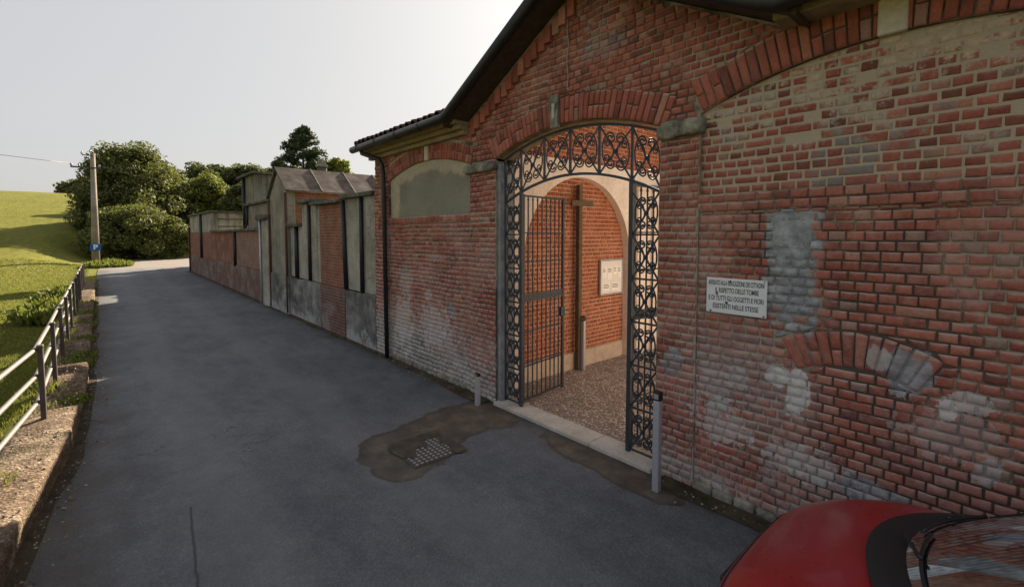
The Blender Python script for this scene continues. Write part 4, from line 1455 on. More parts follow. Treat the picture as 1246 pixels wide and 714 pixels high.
for nm_, pts in (('mortar_smear', [(-1.87, 4.93), (-1.89, 4.60), (-1.76, 4.48), (-1.64, 4.66), (-1.54, 4.60), (-1.44, 4.80), (-1.28, 4.76), (-1.22, 4.93), (-1.5, 4.95)]), ('mortar_smear', [(-1.27, 4.76), (-1.36, 4.62), (-1.33, 4.45), (-1.38, 4.27), (-1.22, 4.26), (-1.2, 4.6)])):
    q = blob_patch(nm_, pts, 0.0150, M['mud'], 0.02, 5, None)
    q.parent = mc; q.matrix_parent_inverse = world_mat(mc).inverted()
    if "kind" in q: del q["kind"]


# ------------------------------------------------------------------ cemetery wall and burial chapels
def part(parent, name, mat, fn, **kw):
    bb = MB()
    fn(bb)
    return bb.build(name, mat, parent, **kw)


def pipe(parent, y, z1, z0=0.0, x=-0.05, r=0.035, mat='pipe', kink=0.0):
    part(parent, 'downpipe', M[mat], lambda q: q.tube([(x, y - kink, z1), (x, y, z0)], r, 8), smooth=True)


def coping(q, y0, y1, z, x0=-0.10, x1=0.4, t=0.09):
    n = max(1, int((y1 - y0) / 0.55))
    for i in range(n):
        a, c = y0 + (y1 - y0) * i / n, y0 + (y1 - y0) * (i + 1) / n
        dz = rnd.uniform(-.012, .012)
        q.bbox(x0 + rnd.uniform(-.012, .012), x1, a + .004, c - .004, z + dz, z + t + dz, 0.012)


def ragged(q, y0, y1, z, n=30, amp=.02):
    pass


# H: grey panel beside the gatehouse
w = empty('cemetery_wall', (0.1, 10.0, 0), "grey plastered wall panel with dark drainpipes right beside the gatehouse", "wall", "cemetery wall panels")
part(w, 'plaster_face', M['plaster_grey'], lambda q: q.box(0.02, 0.35, 9.20, 10.86, 1.2, 3.32))
part(w, 'plinth', M['cement_low'], lambda q: (q.bbox(-0.035, 0.35, 9.19, 9.95, -0.05, 1.19, .01), q.bbox(-0.028, 0.35, 9.955, 10.84, -0.05, 1.17, .01)))
part(w, 'coping', M['coping'], lambda q: coping(q, 9.19, 10.95, 3.325))
pipe(w, 9.86, 3.32, 1.2, -0.03, .045)
pipe(w, 10.78, 3.30, 1.2, -0.03, .05, kink=-0.12)
# G: red brick panel
w = empty('cemetery_wall', (0.1, 11.8, 0), "red brick wall panel under a tilted slab coping between two grey panels", "wall", "cemetery wall panels")
part(w, 'brick_face', M['wall_brick_red'], lambda q: (q.box(-0.01, 0.35, 10.965, 12.55, 1.2, 3.25), q.box(-0.008, 0.348, 10.87, 10.964, 1.2, 3.32)))
part(w, 'plinth', M['wall_brick_low'], lambda q: q.bbox(-0.045, 0.35, 10.86, 12.55, -0.05, 1.19, .01))
part(w, 'coping', M['coping'], lambda q: coping(q, 10.97, 12.9, 3.26, -0.17, .4, .08))
# F: grey panel with pipes, next to the chapel
w = empty('cemetery_wall', (0.1, 13.9, 0), "grey wall panel with higher slab coping between gabled chapel and red brick panel", "wall", "cemetery wall panels")
part(w, 'plaster_face', M['plaster_grey'], lambda q: (q.box(0.025, 0.35, 12.56, 14.1, 1.2, 3.36), q.box(0.03, 0.35, 14.105, 15.28, 1.2, 2.72)))
part(w, 'plinth', M['cement_low'], lambda q: (q.bbox(-0.035, 0.35, 12.56, 14.0, -0.05, 1.18, .01), q.bbox(-0.028, 0.35, 14.005, 15.25, -0.05, 1.16, .01)))
part(w, 'coping', M['coping'], lambda q: (coping(q, 12.92, 14.2, 3.365, -.12), coping(q, 14.21, 15.27, 2.73, -.12)))
pipe(w, 13.38, 3.36, 1.2, -0.02, .045)
pipe(w, 14.55, 2.72, 1.2, -0.02, .06)
# E: gabled chapel
ch = empty('gabled_chapel', (1.5, 16.3, 0), "small burial chapel with grey gable front and slab roof beside the lane", "chapel")
CY0, CY1, CE, CR_ = 15.3, 17.27, 3.86, 4.60
cm = (CY0 + CY1) / 2
part(ch, 'front', M['plaster_dark'], lambda q: q.prism([(CY0, 1.2), (CY1, 1.2), (CY1, CE - .1), (cm, CR_ - .1), (CY0, CE)], lambda u, v, d: (d, u, v), -0.04, 0.2), recalc=True)
part(ch, 'side_wall', M['wall_brick_red'], lambda q: (q.box(0.203, 4.2, CY0 + .01, CY0 + .3, -.05, CE - .03), q.box(0.203, 4.2, CY1 - .3, CY1 - .01, -.05, CE - .13)))
part(ch, 'plinth', M['cement_low'], lambda q: q.bbox(-0.09, 0.2, CY0 - .02, CY1 + .02, -.05, 1.195, .012))


def slab_roof(q):
    n = 4
    for i in range(n):
        x0, x1 = -0.12 + 4.4 * i / n, -0.12 + 4.4 * (i + 1) / n - .012
        q.prism([(cm, CR_), (CY0 - .16, CE - .06), (CY0 - .16, CE - .005), (cm, CR_ + .07)], lambda u, v, d: (d, u, v), x0, x1)
        q.prism([(cm + .002, CR_), (CY1 + .16, CE - .16), (CY1 + .16, CE - .105), (cm + .002, CR_ + .07)], lambda u, v, d: (d, u, v), x0, x1)
        q.bbox(x1 - .03, x1 + .03, CY0 - .1, cm, CE + .02, CE + .03, .002) if False else None


rf = part(ch, 'roof', M['roof_slab'], slab_roof, recalc=True)
for i in range(1, 4):
    part(rf, 'roof_joint', M['coping'], lambda q: q.tube([(-0.12 + 4.4 * i / 4, CY0 - .16, CE + .0), (-0.12 + 4.4 * i / 4, cm, CR_ + .075)], .03, 5))
pipe(ch, CY0 + .03, CE - .08, 0.05, -0.09, .035, 'pipe_rust')
pipe(ch, CY1 - .02, CE - .2, 0.05, -0.09, .03, 'pipe_rust')
st = empty('chimney_stack', (7.17, 33.0, 0), "weathered round topped stone stack rising behind the chapel roof", "chimney")
part(st, 'shaft', M['plaster_dark'], lambda q: q.tube([(7.17, 33, 0), (7.17, 33, 6.6), (7.17, 33, 7.2)], .3, 10, radii=[.38, .36, .33]), smooth=True)
part(st, 'cap', M['stone'], lambda q: (q.tube([(7.17, 33, 7.15), (7.17, 33, 7.32)], .42, 10), q.tube([(7.17, 33, 7.32), (7.17, 33, 7.6), (7.17, 33, 7.7)], .3, 10, radii=[.3, .27, .15])), smooth=False)
# buttress left of the chapel
bt = empty('wall_buttress', (0, 18.0, 0), "grey buttress with a projecting cap left of the gabled chapel", "buttress")
part(bt, 'shaft', M['plaster_grey'], lambda q: q.bbox(-0.13, 0.2, 17.32, 18.55, -.05, 3.0, .015))
part(bt, 'cap', M['coping'], lambda q: rough_stone(q, -0.24, 0.2, 17.30, 18.75, 2.98, 3.2, 4, .03, 3), smooth=True)
pipe(bt, 18.2, 2.98, 0.0, -0.17, .035, 'alu')
# lean-to block behind the low wall
lt = empty('lean_to_block', (1.3, 19.8, 0), "grey rendered block with a dark flat coping behind the low brick wall", "building")
part(lt, 'wall', M['plaster_dark'], lambda q: q.box(0.36, 3.6, 17.3, 22.6, -.05, 3.70))
part(lt, 'coping', M['coping'], lambda q: q.bbox(0.22, 3.7, 17.28, 22.75, 3.703, 3.80, .015))
part(lt, 'downpipe', M['pipe'], lambda q: q.tube([(0.3, 22.4, 3.7), (0.3, 22.4, 2.95), (0.35, 23.4, 2.72)], .045, 8), smooth=True)
# B: low brick wall, two panels
w = empty('cemetery_wall', (0.1, 20.9, 0), "low pale brick wall panel with mossy coping left of the buttress", "wall", "cemetery wall panels")
part(w, 'brick_face', M['wall_brick_pale'], lambda q: q.box(-0.005, 0.33, 18.56, 23.1, 1.16, 2.62))
part(w, 'plinth', M['wall_brick_low'], lambda q: q.bbox(-0.045, 0.33, 18.56, 23.1, -.05, 1.15, .01))
part(w, 'coping', M['coping'], lambda q: coping(q, 18.56, 23.15, 2.625, -.13, .36, .10))
w = empty('cemetery_wall', (0.1, 26.4, 0), "low faded red rendered wall panel with dark pipe at its right end", "wall", "cemetery wall panels")
part(w, 'rendered_face', M['red_plaster'], lambda q: q.box(0.0, 0.33, 23.11, 29.3, 1.16, 2.60))
part(w, 'plinth', M['wall_brick_low'], lambda q: q.bbox(-0.04, 0.33, 23.11, 29.3, -.05, 1.15, .01))
part(w, 'coping', M['coping'], lambda q: coping(q, 23.16, 29.3, 2.605, -.12, .36, .10))
pipe(w, 23.2, 2.6, 1.1, -0.05, .07)
# tall block
tb_ = empty('tall_chapel_block', (2.5, 25, 0), "tallest grey block with an overhanging flat roof behind the low wall", "building")
part(tb_, 'wall', M['plaster_dark'], lambda q: q.box(0.9, 4.5, 23.4, 26.3, -.05, 5.22))
part(tb_, 'roof_slab', M['coping'], lambda q: q.bbox(0.7, 4.7, 23.2, 26.5, 5.223, 5.33, .02))
pipe(tb_, 25.6, 5.2, 2.6, 0.84, .08)
# A: far grey block
fb = empty('far_chapel_block', (1.5, 33.5, 0), "farthest low grey block on a red brick base where the wall ends", "building")
part(fb, 'upper_wall', M['plaster_grey'], lambda q: q.box(0.005, 4.0, 29.31, 37.8, 2.62, 3.66))
part(fb, 'brick_face', M['wall_brick_red'], lambda q: q.box(-0.005, 4.0, 29.31, 37.8, 1.12, 2.618))
part(fb, 'plinth', M['wall_brick_low'], lambda q: q.bbox(-0.04, 4.0, 29.305, 37.82, -.05, 1.115, .012))
part(fb, 'roof_slab', M['coping'], lambda q: q.bbox(-0.12, 4.2, 29.2, 37.95, 3.663, 3.76, .02))
part(fb, 'string_band', M['cement_low'], lambda q: [q.box(0.3, 4.0, 29.295, 29.31, z, z + .05) for z in (2.9, 3.3)])
pipe(fb, 32.6, 3.66, 1.1, -0.05, .09)
pipe(fb, 37.7, 3.0, 0.0, -0.08, .05, 'pipe_rust')
# wall going on behind the viewer's right
w = empty('cemetery_wall', (0.1, -5.5, 0), "plain brick wall beyond the right end of the gatehouse", "wall", "cemetery wall panels")
part(w, 'brick_face', M['wall_brick'], lambda q: q.box(0.02, 0.35, -10, -1.33, -.05, 3.2))
part(w, 'coping', M['coping'], lambda q: coping(q, -10, -1.33, 3.2))

# ------------------------------------------------------------------ low wall and railing on the left
lw = empty('low_wall', (-4.98, 12, 0), "low crumbling concrete kerb wall under the metal railing", "low wall")
b = MB()
import bmesh
rr = random.Random(2)
NK = 1200
prof = [(0.0, -.06), (-.012, .06), (.0, .16), (.0, .235), (-.018, .262), (-.10, .266), (-.20, .268), (-.32, .266), (-.44, .262), (-.52, .25), (-.56, .12), (-.58, -.5)]
for i in range(NK + 1):
    y = -6 + 35 * i / NK
    br = 1.0 - 0.72 * sstep(8.15, 8.7, y) * (1 - sstep(23.0, 24.5, y))
    for c, w_ in ((10.0, .30), (10.9, .16), (13.2, .38), (15.6, .25), (17.4, .30), (20.4, .5)):
        br += .72 * math.exp(-((y - c) / w_) ** 4)
    br = max(.12, min(1.03, br) + .10 * mnoise.noise(Vector((y * 3.1, 0, 5))) * (1 if y > 8.2 else .15))
    joint = 0.02 if (i % 41) == 0 else 0.0
    for (dx, z) in prof:
        nv = mnoise.noise_vector(Vector((dx * 6, y * 2.2, z * 6))) * .010 + mnoise.noise_vector(Vector((dx * 14, y * 9, z * 14))) * .008 + mnoise.noise_vector(Vector((dx * 40, y * 32, z * 40))) * .003
        b.v.append((kerb_x(y) + dx + nv.x - joint * .4, y + nv.y * .4, z * (br if z > 0 else 1) + nv.z * .8 - joint))
n_ = len(prof)
for i in range(NK):
    for k_ in range(n_ - 1):
        b.f.append((i * n_ + k_, (i + 1) * n_ + k_, (i + 1) * n_ + k_ + 1, i * n_ + k_ + 1)); b.m.append(0)
b.f.append(tuple(range(n_))); b.m.append(0)
b.f.append(tuple(NK * n_ + k_ for k_ in range(n_))[::-1]); b.m.append(0)
b.build('kerb_blocks', M['kerb'], lw, smooth=True, recalc=True)
rl = empty('roadside_railing', (-5.08, 14, 0.26), "three bar metal railing with dark posts along the left edge of the lane", "railing")
py_ = [3.6, 5.73, 7.87] + [7.87 + 1.9 * i for i in range(1, 11)] + [28.3]
for y in py_:
    x = rail_x(y)
    part(rl, 'post', M['rail_post'], lambda q: (q.bbox(x - .025, x + .025, y - .05, y + .05, 0.10, 1.15, .004), q.bbox(x - .03, x + .03, y - .055, y + .055, 1.13, 1.17, .006)))
for z in (1.12, 0.80, 0.48):
    part(rl, 'rail', M['rail'], lambda q: q.tube([(rail_x(y) - .045 + .004 * math.sin(y * 2.1), y, z + .006 * math.sin(y * 1.3)) for y in [-3, 0] + py_], .024, 10), smooth=True)

# ------------------------------------------------------------------ utility pole, sign, wires
up_ = empty('utility_pole', (-4.98, 50.5, 0), "tall tapering concrete utility pole at the end of the railing", "utility pole")
PX_, PY_ = -4.98, 50.5
part(up_, 'pole', M['concrete_pole'], lambda q: q.tube([(PX_, PY_, -.2), (PX_ + .14, PY_, 9.0)], .2, 10, radii=[.27, .15]), smooth=True)
part(up_, 'crossarm', M['rail_post'], lambda q: (q.bbox(PX_ - 1.2, PX_ + .6, PY_ - .26, PY_ - .16, 7.75, 7.87, .01), q.bbox(PX_ - .5, PX_ + .1, PY_ - .26, PY_ - .16, 8.75, 8.82, .01)))
for (dx, z) in ((-1.15, 7.87), (-.7, 7.87), (.5, 7.87), (-.5, 8.82), (0.0, 9.0)):
    part(up_, 'insulator', M['ceramic'], lambda q: q.tube([(PX_ + dx, PY_ - .21, z), (PX_ + dx, PY_ - .21, z + .1), (PX_ + dx, PY_ - .21, z + .22)], .05, 8, radii=[.03, .085, .05]), smooth=True)
ps = empty('parking_sign', (-4.95, 50.1, 1.3), "blue parking sign with a white letter on the utility pole", "sign")
part(ps, 'plate', M['sign_blue'], lambda q: q.bbox(-5.27, -4.63, 50.08, 50.11, 1.17, 1.73, .01))
text_mesh("P", 0.52, 'lettering', M['sign_white'], ps, (-4.95, 50.076, 1.45), Matrix(((1, 0, 0, 0), (0, 0, -1, 0), (0, 1, 0, 0), (0, 0, 0, 1))), 0.27, 0.002, 0.02)


def wire(p0, p1, sag, r, label):
    b_ = MB()
    pts = []
    for i in range(25):
        t = i / 24
        q = Vector(p0).lerp(Vector(p1), t)
        q.z -= sag * 4 * t * (1 - t)
        pts.append(q)
    b_.tube(pts, r, 4)
    return tag(b_.build('overhead_wire', M['wire'], smooth=True), label, 'wire', 'overhead wires')


wire((PX_ - 1.15, PY_ - .21, 8.05), (-42, 20, 9.0), 0.5, .02, "overhead wire leaving the utility pole crossarm to the left")
wire((PX_ + .5, PY_ - .21, 8.05), (2.5, 26.2, 5.0), 0.5, .016, "overhead wire running from the pole crossarm to the tallest grey block")


# ------------------------------------------------------------------ vegetation
def leaves(mb, c, rad, n, size, r, flat=0.0, down=0.0, aspect=1.5):
    for _ in range(n):
        while True:
            p = Vector((r.uniform(-1, 1), r.uniform(-1, 1), r.uniform(-1, 1)))
            if 0.2 < p.length < 1: break
        p = p * (0.55 + 0.45 * r.random()) if p.length < .75 else p
        q = Vector((c[0] + p.x * rad[0], c[1] + p.y * rad[1], c[2] + p.z * rad[2]))
        nrm = (p + Vector((r.gauss(0, .6), r.gauss(0, .6), r.gauss(0.35, .6)))).normalized()
        u = nrm.orthogonal().normalized()
        u = Matrix.Rotation(r.uniform(0, 6.28), 3, nrm) @ u
        w_ = nrm.cross(u)
        s = size * r.uniform(0.6, 1.3)
        n0 = len(mb.v)
        a_ = s * aspect / 2
        mb.v += [tuple(q - u * a_), tuple(q + w_ * s * .42 - nrm * s * .08), tuple(q + u * a_), tuple(q - w_ * s * .42 - nrm * s * .08)]
        mb.f.append((n0, n0 + 1, n0 + 2, n0 + 3)); mb.m.append(0)


def limb(mb, p0, p1, r0, r1, r, wob=.12):
    pts, rad = [], []
    p0, p1 = Vector(p0), Vector(p1)
    for i in range(6):
        t = i / 5
        q = p0.lerp(p1, t) + Vector((r.uniform(-1, 1), r.uniform(-1, 1), 0)) * wob * (p1 - p0).length * .25 * math.sin(math.pi * t)
        pts.append(q); rad.append(r0 + (r1 - r0) * t)
    mb.tube(pts, r0, 7, radii=rad)


def tree(name, label, base, height, width, leafm, seed, n_cl=60, per=150, leaf=.3, crown0=0.15, group=None, lean=0.0, shape=1.0, cat='tree'):
    r = random.Random(seed)
    t = empty(name, base, label, cat, group)
    bx, by, bz = base
    tr = MB()
    tp = (bx + lean * height, by, bz + height * .72)
    limb(tr, (bx, by, bz - .3), tp, width * .035 + .06, .06, r, .1)
    cl = []
    for i in range(n_cl):
        h = crown0 + (1 - crown0) * ((i + r.random()) / n_cl) ** 0.85
        # dome-like envelope, uneven
        env = math.sqrt(max(0.02, 1 - ((h - crown0 - .28) / (1.03 - crown0 - .28)) ** 2)) if h > crown0 + .28 else 0.68 + 0.32 * (h - crown0) / .28
        an = r.uniform(0, 6.283)
        rad = width / 2 * env * math.sqrt(r.uniform(0.12, 1.0)) * (0.82 + .25 * mnoise.noise(Vector((math.cos(an) * 1.5, math.sin(an) * 1.5, h * 4 + seed))))
        h *= 1 + .10 * mnoise.noise(Vector((math.cos(an) * 2.2 + seed, math.sin(an) * 2.2, 1.0)))
        c = (bx + lean * height * h + rad * math.cos(an), by + rad * math.sin(an), bz + h * height * (0.95 + .06 * r.random()))
        cl.append((c, r.uniform(.09, .17) * width * shape))
        if i % 3 == 0:
            hh = max(.15, h - .25)
            limb(tr, (bx + lean * height * hh, by, bz + height * hh * .8), (c[0], c[1], c[2]), .05 + width * .008, .02, r)
    tr.build('trunk', M['bark'], t, smooth=True)
    lv = MB()
    for c, s in cl:
        leaves(lv, c, (s, s, s * .72), per, leaf, r)
    lv.build('crown', leafm, t)
    return t


G = "trees beyond the end of the lane"
tree('broadleaf_tree', "tall broad green tree right behind the utility pole", (-1.8, 70, 0.8), 11.2, 12.2, M['leaf_mid'], 1, 130, 300, .24, .06, G)
tree('broadleaf_tree', "smaller rounded green tree between the tall tree and the yellow green one", (2.2, 78, 0.8), 10.4, 6.5, M['leaf_mid'], 12, 60, 150, .34, .1, G)
tree('broadleaf_tree', "yellow green sunlit tree left of the far grey block", (6.2, 72, 0.7), 9.0, 7.8, M['leaf_light'], 2, 90, 260, .23, .05, G)
tree('broadleaf_tree', "dark green tree rising behind the yellow green tree", (7.4, 88, 0.8), 12.0, 9.0, M['leaf_dark'], 3, 75, 160, .38, .1, G)
tree('broadleaf_tree', "dark tree behind the left half of the tallest grey block", (11.5, 80, 0.8), 11.8, 9.5, M['leaf_dark'], 4, 75, 160, .38, .1, G)
tree('broadleaf_tree', "dark rounded tree behind the right half of the tallest grey block", (15.5, 77, 0.8), 11.3, 8.0, M['leaf_dark'], 14, 70, 160, .38, .1, G)
tree('broadleaf_tree', "sunlit tree top between the tallest block and the gabled chapel", (18.5, 84, 0.8), 12.6, 8.0, M['leaf_light'], 5, 60, 150, .3, .1, G)
tree('broadleaf_tree', "small green tree top right of the dark conifer", (13.0, 46, 0.5), 9.6, 5.2, M['leaf_light'], 6, 60, 150, .25, .1, G)
tree('broadleaf_tree', "far rounded tree on the crest of the meadow", (-7.0, 126, 8.4), 5.0, 9.5, M['leaf_mid'], 7, 60, 150, .42, .02, G)
tree('broadleaf_tree', "low leafy thicket at the left foot of the tall tree", (-5.6, 69, 1.6), 4.6, 3.2, M['leaf_dark'], 8, 36, 140, .28, .02, G)
tree('broadleaf_tree', "low green undergrowth tree right of the round bush", (3.6, 68, 0.2), 5.4, 5.0, M['leaf_dark'], 15, 40, 140, .28, .02, G)
tree('round_bush', "large round sunlit bush at the bend of the lane", (-2.0, 60.5, 0.0), 5.0, 10.2, M['leaf_bush'], 9, 120, 300, .18, .0, None, 0, .75, 'bush')


def conifer(name, label, base, height, width, seed):
    r = random.Random(seed)
    t = empty(name, base, label, 'tree', G)
    bx, by, bz = base
    tr, lv = MB(), MB()
    tr.tube([(bx, by, bz - .2), (bx, by, bz + height)], .2, 8, radii=[.28, .03])
    for i in range(170):
        h = .12 + .88 * (i / 170)
        L = width / 2 * (1 - h) ** .62 * r.uniform(.55, 1.15) + .15
        an = r.uniform(0, 6.283)
        z = bz + height * h
        e = Vector((bx + L * math.cos(an), by + L * math.sin(an), z + .22 * L))
        if i % 2 == 0: tr.tube([(bx, by, z), tuple(e)], .03, 5, radii=[.05, .015])
        for k_ in range(3):
            q = Vector((bx, by, z)).lerp(e, .45 + .28 * k_)
            leaves(lv, q, (.42, .42, .26), 40, .14, r, aspect=2.4)
    for k_ in range(8):
        leaves(lv, (bx, by, bz + height * (.93 + .012 * k_)), (.16, .16, .2), 20, .11, r, aspect=2.4)
    tr.build('trunk', M['bark'], t, smooth=True)
    lv.build('crown', M['leaf_conifer'], t)


tree('broadleaf_tree', "dark tree far back between the yellow green tree and the tallest block", (10.5, 98, 0.8), 13.6, 11.0, M['leaf_dark'], 22, 80, 160, .42, .1, G)
tree('broadleaf_tree', "mid green tree far back behind the tallest block", (16.0, 96, 0.8), 13.8, 11.0, M['leaf_mid'], 23, 80, 160, .42, .1, G)
tree('broadleaf_tree', "mid green tree far back just left of the slim conifer", (23.0, 96, 0.8), 14.2, 11.0, M['leaf_mid'], 24, 80, 160, .42, .1, G)
tree('broadleaf_tree', "olive green tree filling the gap between the tall tree and the yellow green tree", (2.9, 86, 0.8), 11.4, 8.5, M['leaf_mid'], 31, 80, 170, .36, .1, G)
tree('broadleaf_tree', "dark green low tree right behind the far grey block", (9.0, 66, 0.5), 8.2, 6.5, M['leaf_dark'], 32, 70, 190, .28, .08, G)
conifer('conifer', "dark pointed conifer rising behind the gabled chapel", (9.9, 45.8, 0.0), 12.4, 8.0, 3)
conifer('conifer', "slimmer lower conifer just left of the pointed conifer", (8.2, 47.5, 0.0), 9.3, 3.4, 4)

# grass: dense blades on the near meadow seen through the railing
r = random.Random(77)
b = MB()
for _ in range(60000):
    y = 7 + 43 * r.random() ** 1.6
    x = -5.35 - r.random() ** 1.4 * (1.2 + .16 * y)
    z = ground_h(x, y) - .01
    s = r.uniform(.03, .085)
    an = r.uniform(0, 6.28)
    w_ = .006 + .0006 * y
    dx, dy = math.cos(an), math.sin(an)
    lx, ly = r.gauss(0, .35) * s, r.gauss(0, .35) * s
    n0 = len(b.v)
    b.v += [(x - dx * w_, y - dy * w_, z), (x + dx * w_, y + dy * w_, z), (x + lx, y + ly, z + s)]
    b.f.append((n0, n0 + 1, n0 + 2)); b.m.append(0)
tag(b.build('meadow_grass', M['grass_blade']), "short bright grass beyond the railing", "grass", None, 'stuff')


def weed(label, x, y, z, n, size, spread, seed, mat='weed', name='weed_clump', h=0.35, into=None):
    rr_ = random.Random(seed)
    bb = into or MB()
    for _ in range(n):
        an, d = rr_.uniform(0, 6.28), spread * math.sqrt(rr_.random())
        px, py = x + d * math.cos(an), y + d * math.sin(an) * 1.4
        hh = h * rr_.uniform(.3, 1.0) * (1 - .5 * d / spread)
        tx, ty = px + rr_.gauss(0, .3) * hh, py + rr_.gauss(0, .3) * hh
        s = size * rr_.uniform(.6, 1.3)
        a2 = rr_.uniform(0, 6.28)
        ux, uy = math.cos(a2), math.sin(a2)
        n0 = len(bb.v)
        m1 = Vector((px, py, z)).lerp(Vector((tx, ty, z + hh)), .55)
        bb.v += [(px, py, z), (m1.x + ux * s * .5, m1.y + uy * s * .5, m1.z), (tx + ux * s * .3, ty, z + hh), (m1.x - ux * s * .5, m1.y - uy * s * .5, m1.z + s * .2)]
        bb.f.append((n0, n0 + 1, n0 + 2, n0 + 3)); bb.m.append(0)
    return None if into else tag(bb.build(name, M[mat]), label, 'weeds')


weed("broad leafy green weeds leaning over the far part of the railing", -5.75, 22, -.40, 1100, .17, .9, 1, h=.95)
weed("tall weeds around the far end of the railing", -5.7, 26.5, -.40, 900, .17, .9, 2, h=.95)
weed("pale grass tuft at the foot of the utility pole", -4.2, 47.6, 0.0, 1100, .16, 1.5, 3, h=.8)
kw = MB()
for i, (y, h_) in enumerate(((9.2, .16), (11.7, .22), (12.4, .26), (14.4, .2), (16.4, .25), (18.6, .25), (19.3, .2), (21.6, .3))):
    weed(None, kerb_x(y) - .12, y, .04, 240, .035, .22, 10 + i, h=h_, into=kw)
tag(kw.build('kerb_weeds', M['weed']), "small green weeds sprouting along the foot of the kerb wall", "weeds", None, 'stuff')
# fallen leaves and grit along the edges of the lane
b = MB()
r = random.Random(5)
for _ in range(900):
    if r.random() < .55:
        x, y = -0.03 - abs(r.gauss(0, .13)), r.uniform(5.3, 36)
    else:
        y = r.uniform(2.2, 30); x = kerb_x(y) + .04 + abs(r.gauss(0, .16))
    s = r.uniform(.008, .024)
    an = r.uniform(0, 6.28)
    n0 = len(b.v)
    zz = .02
    b.v += [(x + s * math.cos(an + k_ * 1.57) * (1 if k_ % 2 else .6), y + s * math.sin(an + k_ * 1.57) * (1 if k_ % 2 else .6), zz + r.uniform(0, .01)) for k_ in range(4)]
    b.f.append((n0, n0 + 1, n0 + 2, n0 + 3)); b.m.append(0)
tag(b.build('leaf_litter', M['dry_leaf']), "dry leaf scraps along both edges of the lane", "leaf litter", None, 'stuff')

b = MB()
r = random.Random(15)
for _ in range(2600):
    q = r.random()
    if q < .45:
        y = 2.5 + 26 * r.random() ** 1.7; x = kerb_x(y) - r.uniform(.02, .5); z = .268
    elif q < .75:
        y = 2.0 + 27 * r.random() ** 1.7; x = kerb_x(y) + .02 + abs(r.gauss(0, .09)); z = .008
    else:
        y = r.choice((r.uniform(-1.2, 2.4), r.uniform(5.4, 20))); x = -.02 - abs(r.gauss(0, .12)); z = .012
    s_ = r.uniform(.004, .017)
    vv = [Vector(p_) * s_ * r.uniform(.7, 1.3) for p_ in ((1, 0, 0), (0, 1, 0), (-1, 0, 0), (0, -1, 0), (0, 0, .8), (0, 0, -.4))]
    rot = Matrix.Rotation(r.uniform(0, 6.28), 3, 'Z')
    b.raw([tuple(rot @ v_ + Vector((x, y, z))) for v_ in vv], [(0, 1, 4), (1, 2, 4), (2, 3, 4), (3, 0, 4), (1, 0, 5), (2, 1, 5), (3, 2, 5), (0, 3, 5)])
mg = NT('loose_grit')
mg.bsdf(mg.ramp(mg.rand, [(0, (0.07, 0.055, 0.045)), (.5, (0.20, 0.16, 0.13)), (1, (0.42, 0.37, 0.32))]), 0.95)
tag(b.build('gravel', mg.mat), "loose grit and crumbs on the kerb and along the wall foot", "gravel", None, 'stuff')
kg = MB()
for i in range(12):
    y = 3.2 + i * 1.6 + r.uniform(-.5, .5)
    weed(None, kerb_x(y) - .47, y, .22, 150, .014, .28, 40 + i, h=.20, into=kg)
tag(kg.build('verge_grass', M['grass_blade']), "thin dry grass fringing the top of the kerb wall under the railing", "grass", None, 'stuff')

# ------------------------------------------------------------------ red car
CX = -1.42
car = empty('parked_car', (CX, -0.6, 0), "small red hatchback parked along the brick wall, only its bonnet and windscreen in view", "car")
NOSE, TAIL = 1.10, -2.42


def hood_z(y):                         # top centre line of the lower body
    t = NOSE - y
    pts = [(0.0, .50), (.03, .62), (.10, .71), (.20, .785), (.35, .86), (.5, .915), (.64, .955), (.9, .98), (3.2, .98), (3.45, .9), (3.52, .6)]
    for (a, za), (c, zc) in zip(pts, pts[1:]):
        if a <= t <= c:
            return za + (zc - za) * (t - a) / (c - a)
    return pts[-1][1]


def half_w(y):
    t = NOSE - y
    pts = [(0.0, .40), (.03, .53), (.10, .64), (.22, .715), (.4, .755), (.7, .78), (1.2, .795), (2.6, .795), (3.2, .76), (3.45, .66), (3.52, .5)]
    for (a, za), (c, zc) in zip(pts, pts[1:]):
        if a <= t <= c:
            return za + (zc - za) * (t - a) / (c - a)
    return pts[-1][1]


b = MB()
ts = [0, .015, .03, .06, .1, .15, .2, .27, .35, .42, .5, .57, .64, .75, .9, 1.1, 1.4, 1.8, 2.2, 2.6, 2.9, 3.1, 3.2, 3.3, 3.45, 3.5, 3.52]
NP = 23
for t in ts:
    y = NOSE - t
    w_, zt = half_w(y), hood_z(y)
    row = []
    for i in range(NP):
        s = -1 + 2 * i / (NP - 1)
        a = abs(s)
        if a > .62:                    # flank
            k_ = (1 - a) / .38
            x = w_ * (0.93 + .07 * math.sin(math.pi * min(1, k_ * 1.1) * .5) - .05 * max(0, k_ - .75) / .25)
            z = .24 + (zt - .13 - .24) * k_
        else:                          # top, rolled shoulders
            k_ = a / .62
            x = w_ * .95 * math.sin(k_ * math.pi / 2 * .98) ** .95
            z = zt - .13 * k_ ** 3.2
        yy = y - 0.05 * a * a * (1 if t < .8 else 0)
        row.append((CX + math.copysign(x, s), yy, z))
    b.v += row
for j in range(len(ts) - 1):
    for i in range(NP - 1):
        b.f.append((j * NP + i, j * NP + i + 1, (j + 1) * NP + i + 1, (j + 1) * NP + i)); b.m.append(0)
b.f.append(tuple(range(NP))[::-1]); b.m.append(0)
b.f.append(tuple((len(ts) - 1) * NP + i for i in range(NP))); b.m.append(0)
body = b.build('body', M['car_paint'], car, smooth=True, recalc=True)
sd = body.modifiers.new('sub', 'SUBSURF'); sd.levels = 1; sd.render_levels = 2


